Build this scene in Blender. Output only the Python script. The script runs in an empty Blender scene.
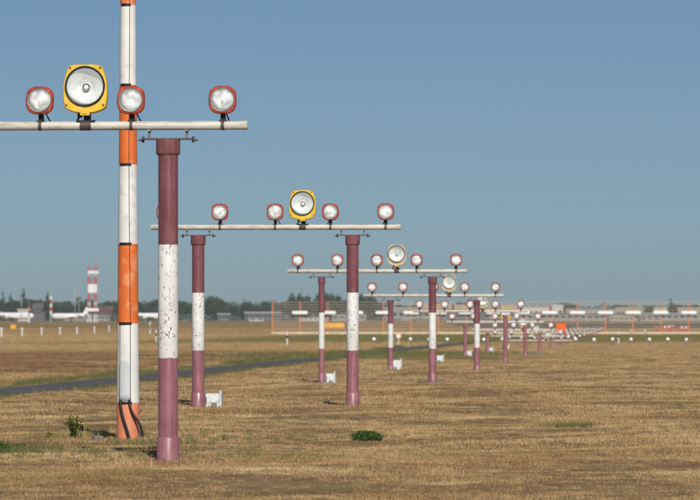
import bpy, bmesh, math, random
import numpy as np
from mathutils import Vector, Matrix

S = bpy.context.scene
random.seed(7)
rng = np.random.default_rng(11)
R = math.radians

# ------------------------------------------------------------------ camera
F = 4200.0            # focal length in photograph pixels (700 wide)
CAMZ = 1.49
cd = bpy.data.cameras.new('camera')
cam = bpy.data.objects.new('camera', cd)
S.collection.objects.link(cam)
cam.location = (0, 0, CAMZ)
cam.rotation_euler = (R(90), 0, 0)
cd.sensor_width = 36
cd.lens = F / 700 * 36
cd.shift_y = 75 / 700
cd.clip_start = 0.5
cd.clip_end = 12000
cd.dof.use_dof = True
cd.dof.focus_distance = 55
cd.dof.aperture_fstop = 6.3
S.camera = cam

# ------------------------------------------------------------------ sky and sun
SUN_EL, SUN_AZ = 33.0, 9.0      # elevation; degrees to the right of straight behind the camera
w = bpy.data.worlds.new('World')
S.world = w
w.use_nodes = True
nt = w.node_tree
bg = nt.nodes['Background']
sky = nt.nodes.new('ShaderNodeTexSky')
sky.sky_type = 'NISHITA'
sky.sun_disc = False
sky.sun_elevation = R(SUN_EL)
sky.sun_rotation = R(180 - SUN_AZ)
sky.altitude = 0
sky.air_density = 0.5
sky.dust_density = 0.52
sky.ozone_density = 3.5
tint = nt.nodes.new('ShaderNodeMix')
tint.data_type = 'RGBA'
tint.blend_type = 'MULTIPLY'
tint.inputs['Factor'].default_value = 1.0
tint.inputs['B'].default_value = (0.98, 1.03, 0.99, 1)
nt.links.new(sky.outputs[0], tint.inputs['A'])
nt.links.new(tint.outputs['Result'], bg.inputs['Color'])
bg.inputs['Strength'].default_value = 0.055

sd = bpy.data.lights.new('sun', 'SUN')
sun = bpy.data.objects.new('sun', sd)
S.collection.objects.link(sun)
sd.energy = 4.0
sd.angle = R(0.53)
sd.color = (1.0, 0.955, 0.88)
sv = Vector((math.sin(R(SUN_AZ)) * math.cos(R(SUN_EL)), -math.cos(R(SUN_AZ)) * math.cos(R(SUN_EL)), math.sin(R(SUN_EL))))
sun.rotation_euler = sv.to_track_quat('Z', 'Y').to_euler()
sun.location = (0, 0, 60)

S.view_settings.view_transform = 'Standard'
S.view_settings.look = 'None'
S.view_settings.exposure = 0.0
S.view_settings.gamma = 1.0
S.render.engine = 'CYCLES'
S.cycles.max_bounces = 8
S.cycles.volume_bounces = 1

# ------------------------------------------------------------------ node helpers
def new_mat(name):
    m = bpy.data.materials.new(name)
    m.use_nodes = True
    return m, m.node_tree, m.node_tree.nodes['Principled BSDF']

def ramp(t, fac, stops):
    r = t.nodes.new('ShaderNodeValToRGB')
    cr = r.color_ramp
    while len(cr.elements) < len(stops):
        cr.elements.new(0.5)
    for e, (p, c) in zip(cr.elements, stops):
        e.position = p
        e.color = (*c, 1) if len(c) == 3 else c
    t.links.new(fac, r.inputs[0])
    return r.outputs[0]

def noise(t, vec, scale, detail=4, rough=0.55):
    n = t.nodes.new('ShaderNodeTexNoise')
    n.inputs['Scale'].default_value = scale
    n.inputs['Detail'].default_value = detail
    n.inputs['Roughness'].default_value = rough
    if vec is not None:
        t.links.new(vec, n.inputs['Vector'])
    return n.outputs[0]

def mth(t, op, a, b=None, c=None):
    n = t.nodes.new('ShaderNodeMath')
    n.operation = op
    for i, v in enumerate((a, b, c)):
        if v is None:
            continue
        if isinstance(v, (int, float)):
            n.inputs[i].default_value = v
        else:
            t.links.new(v, n.inputs[i])
    return n.outputs[0]

def mixc(t, fac, a, b, blend='MIX'):
    n = t.nodes.new('ShaderNodeMix')
    n.data_type = 'RGBA'
    n.blend_type = blend
    for key, v in (('Factor', fac), ('A', a), ('B', b)):
        if isinstance(v, (int, float)):
            n.inputs[key].default_value = v
        elif isinstance(v, tuple):
            n.inputs[key].default_value = (*v, 1)
        else:
            t.links.new(v, n.inputs[key])
    return n.outputs['Result']

def maprange(t, v, a, b, lo=0.0, hi=1.0):
    n = t.nodes.new('ShaderNodeMapRange')
    n.interpolation_type = 'SMOOTHSTEP'
    t.links.new(v, n.inputs[0])
    for i, x in enumerate((a, b, lo, hi)):
        n.inputs[i + 1].default_value = x
    return n.outputs[0]

def paint(name, col, rough=0.5, metal=0.0, var=0.25, scale=6.0, dirt=None, dirt_amt=0.0, dirt_scale=18.0, bump=0.0, spec=0.4, streak=0.0):
    """painted / weathered surface: slow tone variation, optional dirt or chips"""
    m, t, p = new_mat(name)
    pos = t.nodes.new('ShaderNodeNewGeometry').outputs['Position']
    n1 = noise(t, pos, scale, 5, 0.6)
    dark = tuple(c * (1 - var) for c in col)
    lite = tuple(min(1, c * (1 + var * 0.5)) for c in col)
    c = ramp(t, n1, [(0.3, dark), (0.7, lite)])
    if dirt:
        n2 = noise(t, pos, dirt_scale, 4, 0.65)
        msk = maprange(t, n2, 0.62 - 0.25 * dirt_amt, 0.72 - 0.2 * dirt_amt)
        c = mixc(t, mth(t, 'MULTIPLY', msk, min(1, 0.5 + dirt_amt)), c, dirt)
    if streak:
        smp = t.nodes.new('ShaderNodeMapping')
        smp.inputs['Scale'].default_value = (1, 1, 0.06)
        t.links.new(pos, smp.inputs[0])
        ns = noise(t, smp.outputs[0], 26, 5, 0.65)
        c = mixc(t, maprange(t, ns, 0.50, 0.72, 0, streak), c, tuple(min(1, q * 1.5 + 0.05) for q in col))
        c = mixc(t, maprange(t, ns, 0.48, 0.30, 0, streak), c, tuple(q * 0.55 for q in col))
        sc_ = noise(t, pos, 75, 3, 0.7)
        c = mixc(t, maprange(t, sc_, 0.66, 0.72, 0, 0.7), c, (0.42, 0.34, 0.31))
    t.links.new(c, p.inputs['Base Color'])
    rr = maprange(t, n1, 0.3, 0.7, rough - 0.08, min(1, rough + 0.12))
    t.links.new(rr, p.inputs['Roughness'])
    p.inputs['Metallic'].default_value = metal
    p.inputs['Specular IOR Level'].default_value = spec
    if bump:
        b = t.nodes.new('ShaderNodeBump')
        b.inputs['Strength'].default_value = bump
        b.inputs['Distance'].default_value = 0.02
        t.links.new(noise(t, pos, scale * 6, 4), b.inputs['Height'])
        t.links.new(b.outputs[0], p.inputs['Normal'])
    return m

M = {}
M['maroon'] = paint('maroon_paint', (0.195, 0.068, 0.078), 0.36, streak=0.55, var=0.2, scale=5, dirt=(0.24, 0.11, 0.12), dirt_amt=0.1, dirt_scale=30, spec=0.5)
M['mauve'] = paint('faded_maroon_paint', (0.305, 0.125, 0.145), 0.38, streak=0.5, var=0.2, scale=4, dirt=(0.38, 0.22, 0.22), dirt_amt=0.1, dirt_scale=34, spec=0.5)
M['steel'] = paint('galvanised_steel', (0.30, 0.29, 0.28), 0.5, 0.6, var=0.35, scale=14)
M['dark_steel'] = paint('dark_steel', (0.10, 0.085, 0.08), 0.55, 0.3, var=0.4, scale=20, dirt=(0.16, 0.07, 0.035), dirt_amt=0.4)
M['black'] = paint('black_rubber', (0.012, 0.012, 0.014), 0.5, var=0.3, scale=20)
M['red'] = paint('signal_red_housing', (0.43, 0.040, 0.020), 0.4, var=0.3, scale=9, dirt=(0.55, 0.20, 0.10), dirt_amt=0.25, dirt_scale=30)
M['yellow'] = paint('yellow_lamp_paint', (0.78, 0.50, 0.035), 0.38, var=0.16, scale=7, dirt=(0.72, 0.60, 0.36), dirt_amt=0.3, dirt_scale=8)
M['cream'] = paint('cream_lamp_paint', (0.56, 0.48, 0.31), 0.42, var=0.14, scale=7, dirt=(0.55, 0.42, 0.12), dirt_amt=0.25, dirt_scale=9)
M['screw'] = paint('screw_brass', (0.45, 0.33, 0.12), 0.4, 0.7, var=0.2)
M['orange'] = paint('mast_orange', (0.72, 0.165, 0.035), 0.4, var=0.14, scale=3, dirt=(0.78, 0.32, 0.16), dirt_amt=0.25, dirt_scale=5)
M['salmon'] = paint('faded_mast_orange', (0.74, 0.255, 0.135), 0.45, var=0.14, scale=3, dirt=(0.62, 0.30, 0.20), dirt_amt=0.3, dirt_scale=7)
M['mast_white'] = paint('mast_white', (0.76, 0.75, 0.72), 0.4, var=0.08, scale=3, dirt=(0.6, 0.58, 0.53), dirt_amt=0.25, dirt_scale=5)
M['patch_grey'] = paint('mast_patch_grey', (0.58, 0.61, 0.63), 0.5, var=0.08, scale=5)
M['box_white'] = paint('box_white', (0.72, 0.73, 0.74), 0.45, var=0.12, scale=9, dirt=(0.42, 0.40, 0.35), dirt_amt=0.35, dirt_scale=14)
M['concrete'] = paint('old_concrete', (0.21, 0.20, 0.185), 0.9, var=0.35, scale=7, dirt=(0.10, 0.09, 0.06), dirt_amt=0.5, dirt_scale=11, bump=0.4)
M['cabinet'] = paint('cabinet_orange', (0.85, 0.14, 0.012), 0.45, var=0.1, scale=3)
M['fence_post'] = paint('fence_orange', (0.62, 0.20, 0.09), 0.5, var=0.15, scale=1)
M['rail'] = paint('fence_rail_grey', (0.58, 0.46, 0.34), 0.5, 0.0, var=0.15, scale=1)
M['beam'] = paint('fence_base_beam', (0.70, 0.60, 0.42), 0.6, var=0.15, scale=1)
M['antenna'] = paint('antenna_white', (0.82, 0.82, 0.80), 0.4, var=0.05, scale=1)
M['far_white'] = paint('far_white', (0.72, 0.72, 0.70), 0.5, var=0.12, scale=0.4)
M['plane_white'] = paint('aircraft_white', (0.80, 0.80, 0.80), 0.3, var=0.04, scale=0.6)
M['plane_dark'] = paint('aircraft_window', (0.03, 0.035, 0.04), 0.2, var=0.1)
M['far_red'] = paint('far_red', (0.60, 0.05, 0.025), 0.5, var=0.15, scale=0.5)
M['far_yellow'] = paint('sign_yellow', (0.80, 0.40, 0.02), 0.45, var=0.08, scale=0.7)
M['wall_beige'] = paint('wall_beige', (0.36, 0.31, 0.235), 0.85, var=0.18, scale=0.25)
M['wall_grey'] = paint('wall_grey', (0.25, 0.25, 0.245), 0.85, var=0.2, scale=0.2)
M['wall_dark'] = paint('wall_dark', (0.11, 0.115, 0.12), 0.8, var=0.2, scale=0.2)
M['wall_white'] = paint('wall_white', (0.52, 0.505, 0.47), 0.8, var=0.12, scale=0.25)
M['roof_red'] = paint('roof_red', (0.16, 0.08, 0.065), 0.85, var=0.25, scale=0.3)
M['roof_grey'] = paint('roof_grey', (0.34, 0.34, 0.33), 0.8, var=0.2, scale=0.3)
M['roof_tan'] = paint('roof_tan', (0.46, 0.33, 0.21), 0.85, var=0.2, scale=0.3)
M['pane'] = paint('window_pane', (0.04, 0.05, 0.06), 0.15, var=0.2, scale=0.3)
M['bark'] = paint('bark', (0.10, 0.075, 0.05), 0.9, var=0.3, scale=1)

def mat_bar():
    m, t, p = new_mat('weathered_bar_paint')
    tc = t.nodes.new('ShaderNodeTexCoord').outputs['Object']
    mp = t.nodes.new('ShaderNodeMapping')
    mp.inputs['Scale'].default_value = (1.6, 8, 8)
    t.links.new(tc, mp.inputs[0])
    base = ramp(t, noise(t, mp.outputs[0], 2.2, 6, 0.65), [(0.30, (0.30, 0.245, 0.19)), (0.47, (0.56, 0.525, 0.46)), (0.7, (0.66, 0.64, 0.59))])
    rust = maprange(t, noise(t, mp.outputs[0], 5.0, 5, 0.7), 0.60, 0.70)
    c = mixc(t, mth(t, 'MULTIPLY', rust, 0.6), base, (0.26, 0.13, 0.06))
    t.links.new(c, p.inputs['Base Color'])
    p.inputs['Roughness'].default_value = 0.5
    return m
M['bar'] = mat_bar()

def mat_chipped():
    """white band with many small dark chips"""
    m, t, p = new_mat('chipped_white_paint')
    pos = t.nodes.new('ShaderNodeNewGeometry').outputs['Position']
    mp = t.nodes.new('ShaderNodeMapping')
    mp.inputs['Scale'].default_value = (1, 1, 0.42)
    t.links.new(pos, mp.inputs[0])
    n = noise(t, mp.outputs[0], 58, 4, 0.68)
    big = noise(t, pos, 4.5, 4, 0.7)
    thr = maprange(t, big, 0.30, 0.58, 0.685, 0.565)
    chips = mth(t, 'MULTIPLY', mth(t, 'SUBTRACT', n, thr), 30)
    chips.node.use_clamp = True
    base = ramp(t, noise(t, pos, 4, 5), [(0.3, (0.66, 0.65, 0.62)), (0.7, (0.80, 0.79, 0.77))])
    c = mixc(t, mth(t, 'MULTIPLY', chips, 0.93), base, (0.10, 0.085, 0.08))
    t.links.new(c, p.inputs['Base Color'])
    p.inputs['Roughness'].default_value = 0.55
    return m
M['chipped'] = mat_chipped()

def mat_lens():
    """small lamp: prismatic, frosted front lens over a bright reflector"""
    m, t, p = new_mat('prismatic_lens')
    tc = t.nodes.new('ShaderNodeTexCoord').outputs['Object']
    info = t.nodes.new('ShaderNodeObjectInfo').outputs['Random']
    va = t.nodes.new('ShaderNodeVectorMath')
    va.operation = 'ADD'
    t.links.new(tc, va.inputs[0])
    cb = t.nodes.new('ShaderNodeCombineXYZ')
    t.links.new(mth(t, 'MULTIPLY', info, 40), cb.inputs[0])
    t.links.new(cb.outputs[0], va.inputs[1])
    n = noise(t, va.outputs[0], 9, 2, 0.5)
    c = ramp(t, n, [(0.32, (0.42, 0.45, 0.46)), (0.50, (0.80, 0.81, 0.80)), (0.7, (0.92, 0.92, 0.90))])
    t.links.new(c, p.inputs['Base Color'])
    p.inputs['Roughness'].default_value = 0.16
    p.inputs['Coat Weight'].default_value = 0.6
    p.inputs['Coat Roughness'].default_value = 0.05
    vo = t.nodes.new('ShaderNodeTexVoronoi')
    vo.inputs['Scale'].default_value = 26
    t.links.new(tc, vo.inputs['Vector'])
    b = t.nodes.new('ShaderNodeBump')
    b.inputs['Strength'].default_value = 0.5
    b.inputs['Distance'].default_value = 0.01
    t.links.new(vo.outputs['Distance'], b.inputs['Height'])
    t.links.new(b.outputs[0], p.inputs['Normal'])
    return m
M['lens'] = mat_lens()

def mat_reflector():
    m, t, p = new_mat('silvered_reflector')
    tc = t.nodes.new('ShaderNodeTexCoord').outputs['Object']
    n = noise(t, tc, 7, 4, 0.6)
    c = ramp(t, n, [(0.3, (0.74, 0.77, 0.77)), (0.65, (0.97, 0.97, 0.97))])
    t.links.new(c, p.inputs['Base Color'])
    p.inputs['Metallic'].default_value = 0.22
    t.links.new(maprange(t, n, 0.3, 0.7, 0.30, 0.5), p.inputs['Roughness'])
    return m
M['reflector'] = mat_reflector()

def mat_glass():
    m, t, p = new_mat('clear_cover_glass')
    out = t.nodes['Material Output']
    tr = t.nodes.new('ShaderNodeBsdfTransparent')
    tr.inputs[0].default_value = (0.94, 0.96, 0.95, 1)
    gl = t.nodes.new('ShaderNodeBsdfGlossy')
    gl.inputs['Roughness'].default_value = 0.05
    fr = t.nodes.new('ShaderNodeFresnel')
    fr.inputs['IOR'].default_value = 1.5
    mx = t.nodes.new('ShaderNodeMixShader')
    t.links.new(fr.outputs[0], mx.inputs[0])
    t.links.new(tr.outputs[0], mx.inputs[1])
    t.links.new(gl.outputs[0], mx.inputs[2])
    t.links.new(mx.outputs[0], out.inputs['Surface'])
    return m
M['glass'] = mat_glass()
def mat_prism():
    m, t, p = new_mat('ribbed_lens_glass')
    out = t.nodes['Material Output']
    tc = t.nodes.new('ShaderNodeTexCoord').outputs['Object']
    tr = t.nodes.new('ShaderNodeBsdfTransparent')
    tr.inputs[0].default_value = (0.97, 0.98, 0.98, 1)
    df = t.nodes.new('ShaderNodeBsdfDiffuse')
    df.inputs[0].default_value = (0.92, 0.93, 0.93, 1)
    gl = t.nodes.new('ShaderNodeBsdfGlossy')
    gl.inputs['Roughness'].default_value = 0.12
    fr = t.nodes.new('ShaderNodeFresnel')
    b = t.nodes.new('ShaderNodeBump')
    b.inputs['Strength'].default_value = 0.35
    b.inputs['Distance'].default_value = 0.01
    t.links.new(noise(t, tc, 28, 2), b.inputs['Height'])
    t.links.new(b.outputs[0], gl.inputs['Normal'])
    m1 = t.nodes.new('ShaderNodeMixShader')
    sp = t.nodes.new('ShaderNodeSeparateXYZ')
    t.links.new(tc, sp.inputs[0])
    rad_ = mth(t, 'SQRT', mth(t, 'ADD', mth(t, 'MULTIPLY', sp.outputs[0], sp.outputs[0]), mth(t, 'MULTIPLY', sp.outputs[2], sp.outputs[2])))
    t.links.new(mth(t, 'MULTIPLY', maprange(t, rad_, 0.05, 0.12, 1.0, 0.45), maprange(t, noise(t, tc, 8, 3), 0.38, 0.62, 0.20, 0.95)), m1.inputs[0])
    t.links.new(tr.outputs[0], m1.inputs[1])
    t.links.new(df.outputs[0], m1.inputs[2])
    m2 = t.nodes.new('ShaderNodeMixShader')
    t.links.new(fr.outputs[0], m2.inputs[0])
    t.links.new(m1.outputs[0], m2.inputs[1])
    t.links.new(gl.outputs[0], m2.inputs[2])
    t.links.new(m2.outputs[0], out.inputs['Surface'])
    return m
M['prism_glass'] = mat_prism()

# ------------------------------------------------------------------ runway axis frame
ROW_D0, ROW_STEP, ROW_DX = 45.9, 30.0, 2.03
TH = math.atan2(ROW_DX, ROW_STEP)                    # axis bears 3.9 degrees to the right
AX = np.array([math.sin(TH), math.cos(TH)])
AP = np.array([math.cos(TH), -math.sin(TH)])
A0 = np.array([-3.38, ROW_D0])
def axis_pt(u, v):
    return A0 + AP * u + AX * v
def to_uv(x, y):
    dx, dy = x - A0[0], y - A0[1]
    return dx * AP[0] + dy * AP[1], dx * AX[0] + dy * AX[1]
def px(x, d):
    return (x - 350) * d / F

# ------------------------------------------------------------------ terrain height
_ph = rng.uniform(0, 6.28, 24)
_kx = rng.normal(0, 1, 24)
_ky = rng.normal(0, 1, 24)
FEET = [(px(128, 54.4), 54.4, 0.6)]
for n_ in range(5):
    for u_ in (-1.4, 1.4):
        q_ = axis_pt(u_, ROW_STEP / math.cos(TH) * n_)
        FEET.append((q_[0], q_[1], 0.35))
def terrain(x, y):
    x = np.asarray(x, float)
    y = np.asarray(y, float)
    base = np.interp(y, [0, 690, 900, 1400, 2500, 4200], [0, 0, 0.85, 2.16, 4.0, 5.2])
    u, v = to_uv(x, y)
    z = np.zeros_like(base)
    for i in range(24):
        s = (0.35, 0.9, 2.1)[i % 3]
        a = (0.022, 0.012, 0.007)[i % 3]
        z = z + a * np.sin(_kx[i] * x * s + _ky[i] * y * s + _ph[i])
    fade = np.clip(1 - (y - 120) / 150, 0, 1)
    pathd = np.clip((np.abs(u + 7.4) - 1.0) / 1.2, 0, 1)
    z = z * fade * pathd * 0.75
    for (qx, qy, qr) in FEET:
        w_ = np.clip((np.hypot(x - qx, (y - qy)) - qr) / 0.8, 0, 1)
        z = z * w_ - 0.012 * (1 - w_)
    return base + z
def gz(x, y):
    return float(terrain(x, y))

# ------------------------------------------------------------------ turf colour (shared by soil and grass)
def turf_group():
    g = bpy.data.node_groups.new('turf_colour', 'ShaderNodeTree')
    g.interface.new_socket('Color', in_out='OUTPUT', socket_type='NodeSocketColor')
    g.interface.new_socket('Green', in_out='OUTPUT', socket_type='NodeSocketFloat')
    t = g
    o = t.nodes.new('NodeGroupOutput')
    pos = t.nodes.new('ShaderNodeNewGeometry').outputs['Position']
    sx = t.nodes.new('ShaderNodeSeparateXYZ')
    t.links.new(pos, sx.inputs[0])
    X, Y = sx.outputs[0], sx.outputs[1]
    fl = t.nodes.new('ShaderNodeCombineXYZ')
    t.links.new(X, fl.inputs[0])
    t.links.new(Y, fl.inputs[1])
    P = fl.outputs[0]
    dx = mth(t, 'SUBTRACT', X, float(A0[0]))
    dy = mth(t, 'SUBTRACT', Y, float(A0[1]))
    U = mth(t, 'ADD', mth(t, 'MULTIPLY', dx, float(AP[0])), mth(t, 'MULTIPLY', dy, float(AP[1])))
    n_big = noise(t, P, 0.17, 5, 0.65)
    n_mid = noise(t, P, 0.75, 6, 0.7)
    n_fin = noise(t, P, 2.8, 5, 0.65)
    stv = t.nodes.new('ShaderNodeMapping')
    stv.inputs['Rotation'].default_value = (0, 0, TH)
    stv.inputs['Scale'].default_value = (0.035, 0.5, 1)
    t.links.new(P, stv.inputs[0])
    n_str = noise(t, stv.outputs[0], 1.0, 6, 0.7)
    c = ramp(t, n_mid, [(0.36, (0.235, 0.155, 0.075)), (0.46, (0.385, 0.268, 0.133)), (0.56, (0.50, 0.362, 0.185)), (0.66, (0.58, 0.45, 0.245))])
    c = mixc(t, maprange(t, n_big, 0.45, 0.63, 0.0, 0.6), c, (0.315, 0.195, 0.092))
    c = mixc(t, maprange(t, n_fin, 0.50, 0.64, 0.0, 0.75), c, (0.225, 0.140, 0.064))
    c = mixc(t, maprange(t, n_str, 0.53, 0.70, 0.0, 0.45), c, (0.21, 0.13, 0.062))
    c = mixc(t, maprange(t, n_str, 0.44, 0.32, 0.0, 0.55), c, (0.56, 0.43, 0.235))
    # faint green regrowth in irregular patches
    n_g = noise(t, P, 0.33, 5, 0.7)
    c = mixc(t, maprange(t, n_g, 0.53, 0.66, 0.0, 0.75), c, (0.21, 0.172, 0.066))
    # green verges along the service path
    off = mth(t, 'ABSOLUTE', mth(t, 'ADD', U, 7.4))
    wob = mth(t, 'MULTIPLY', mth(t, 'SUBTRACT', noise(t, P, 0.45, 4), 0.5), 3.2)
    vd = mth(t, 'ADD', off, wob)
    verge = mth(t, 'MULTIPLY', maprange(t, vd, 0.9, 1.9, 1.0, 0.0), maprange(t, Y, 62, 95))
    # lush band in front of the antenna screen
    wb = mth(t, 'MULTIPLY', mth(t, 'SUBTRACT', noise(t, P, 0.02, 4), 0.5), 160)
    yy = mth(t, 'ADD', Y, wb)
    band = mth(t, 'MULTIPLY', maprange(t, yy, 330, 390), maprange(t, yy, 700, 640))
    band = mth(t, 'MULTIPLY', band, maprange(t, mth(t, 'ADD', U, mth(t, 'MULTIPLY', wb, 0.1)), -48, -34))
    band = mth(t, 'MULTIPLY', band, maprange(t, n_big, 0.3, 0.55, 0.55, 1.0))
    # second, weaker strip nearer
    yb = mth(t, 'ADD', Y, mth(t, 'MULTIPLY', wb, 0.35))
    s2 = mth(t, 'MULTIPLY', maprange(t, yb, 170, 190), maprange(t, yb, 235, 215))
    s2 = mth(t, 'MULTIPLY', s2, mth(t, 'MULTIPLY', maprange(t, U, -9, -6), maprange(t, U, 4, -2)))
    green = mth(t, 'MAXIMUM', mth(t, 'MAXIMUM', mth(t, 'MULTIPLY', verge, 0.9), mth(t, 'MULTIPLY', band, 0.85)), mth(t, 'MULTIPLY', s2, 0.75))
    gcol = ramp(t, n_fin, [(0.3, (0.075, 0.092, 0.026)), (0.7, (0.155, 0.16, 0.052))])
    # bare reddish-brown soil left of the path
    soil = mth(t, 'MULTIPLY', maprange(t, U, -9.5, -11.5), mth(t, 'MULTIPLY', maprange(t, Y, 120, 140), maprange(t, Y, 260, 215)))
    soil = mth(t, 'MULTIPLY', soil, maprange(t, noise(t, P, 0.09, 5, 0.7), 0.38, 0.50))
    c = mixc(t, mth(t, 'MULTIPLY', soil, 0.8), c, (0.20, 0.112, 0.054))
    # far field duller and redder
    far = maprange(t, Y, 640, 900)
    fcol = ramp(t, noise(t, P, 0.012, 6, 0.65), [(0.35, (0.20, 0.155, 0.065)), (0.5, (0.37, 0.25, 0.115)), (0.6, (0.26, 0.165, 0.075)), (0.7, (0.24, 0.20, 0.08))])
    c = mixc(t, far, c, fcol)
    c = mixc(t, green, c, gcol)
    t.links.new(c, o.inputs['Color'])
    t.links.new(green, o.inputs['Green'])
    return g
TURF = turf_group()

def mat_ground():
    m, t, p = new_mat('dry_turf_soil')
    gn = t.nodes.new('ShaderNodeGroup')
    gn.node_tree = TURF
    pos = t.nodes.new('ShaderNodeNewGeometry').outputs['Position']
    sy = t.nodes.new('ShaderNodeSeparateXYZ')
    t.links.new(pos, sy.inputs[0])
    c = mixc(t, maprange(t, sy.outputs[1], 150, 300, 0.5, 0.0), gn.outputs['Color'], (0.165, 0.105, 0.055))
    t.links.new(c, p.inputs['Base Color'])
    p.inputs['Roughness'].default_value = 1.0
    p.inputs['Specular IOR Level'].default_value = 0.05
    b = t.nodes.new('ShaderNodeBump')
    b.inputs['Strength'].default_value = 0.6
    b.inputs['Distance'].default_value = 0.05
    t.links.new(noise(t, pos, 8, 6, 0.7), b.inputs['Height'])
    t.links.new(b.outputs[0], p.inputs['Normal'])
    return m
def mat_grass():
    m, t, p = new_mat('dry_grass_blade')
    gn = t.nodes.new('ShaderNodeGroup')
    gn.node_tree = TURF
    rnd = t.nodes.new('ShaderNodeNewGeometry').outputs['Random Per Island']
    v = t.nodes.new('ShaderNodeHueSaturation')
    t.links.new(gn.outputs['Color'], v.inputs['Color'])
    t.links.new(maprange(t, rnd, 0, 1, 0.98, 1.32), v.inputs['Value'])
    v.inputs['Saturation'].default_value = 1.04
    v.inputs['Hue'].default_value = 0.493
    t.links.new(v.outputs[0], p.inputs['Base Color'])
    nn = t.nodes.new('ShaderNodeVectorMath')
    nn.operation = 'MULTIPLY_ADD'
    t.links.new(t.nodes.new('ShaderNodeNewGeometry').outputs['Normal'], nn.inputs[0])
    nn.inputs[1].default_value = (0.7, 0.7, 0.7)
    nn.inputs[2].default_value = (0, 0, 0.8)
    no = t.nodes.new('ShaderNodeVectorMath')
    no.operation = 'NORMALIZE'
    t.links.new(nn.outputs[0], no.inputs[0])
    t.links.new(no.outputs[0], p.inputs['Normal'])
    p.inputs['Roughness'].default_value = 0.7
    p.inputs['Specular IOR Level'].default_value = 0.15
    return m
M['ground'] = mat_ground()
M['grass'] = mat_grass()

def mat_leaf(name, a, b, spec=0.2):
    m, t, p = new_mat(name)
    g = t.nodes.new('ShaderNodeNewGeometry')
    rnd = t.nodes.new('ShaderNodeObjectInfo').outputs['Random']
    mixf = mth(t, 'ADD', mth(t, 'MULTIPLY', g.outputs['Random Per Island'], 0.6), mth(t, 'MULTIPLY', rnd, 0.4))
    t.links.new(ramp(t, mixf, [(0.1, a), (0.9, b)]), p.inputs['Base Color'])
    p.inputs['Roughness'].default_value = 0.6
    p.inputs['Specular IOR Level'].default_value = spec
    return m
M['leaf'] = mat_leaf('weed_leaf', (0.10, 0.15, 0.025), (0.30, 0.32, 0.08))
M['leaf_dark'] = mat_leaf('clump_grass', (0.035, 0.085, 0.016), (0.12, 0.19, 0.045))
M['leaf_tree'] = mat_leaf('tree_leaf', (0.017, 0.040, 0.015), (0.055, 0.088, 0.030))
M['leaf_conifer'] = mat_leaf('conifer_leaf', (0.014, 0.030, 0.016), (0.040, 0.060, 0.030))
M['verge'] = mat_leaf('verge_grass', (0.055, 0.078, 0.020), (0.19, 0.18, 0.065))

def mat_asphalt():
    m, t, p = new_mat('worn_asphalt')
    pos = t.nodes.new('ShaderNodeNewGeometry').outputs['Position']
    c = ramp(t, noise(t, pos, 1.3, 6, 0.65), [(0.3, (0.085, 0.083, 0.082)), (0.7, (0.145, 0.138, 0.132))])
    c = mixc(t, maprange(t, noise(t, pos, 30, 3), 0.55, 0.7, 0, 0.4), c, (0.16, 0.15, 0.14))
    t.links.new(c, p.inputs['Base Color'])
    p.inputs['Roughness'].default_value = 0.9
    p.inputs['Specular IOR Level'].default_value = 0.2
    return m
M['asphalt'] = mat_asphalt()
M['sand'] = paint('sandy_shoulder', (0.36, 0.26, 0.16), 0.95, var=0.3, scale=1.5)

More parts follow.
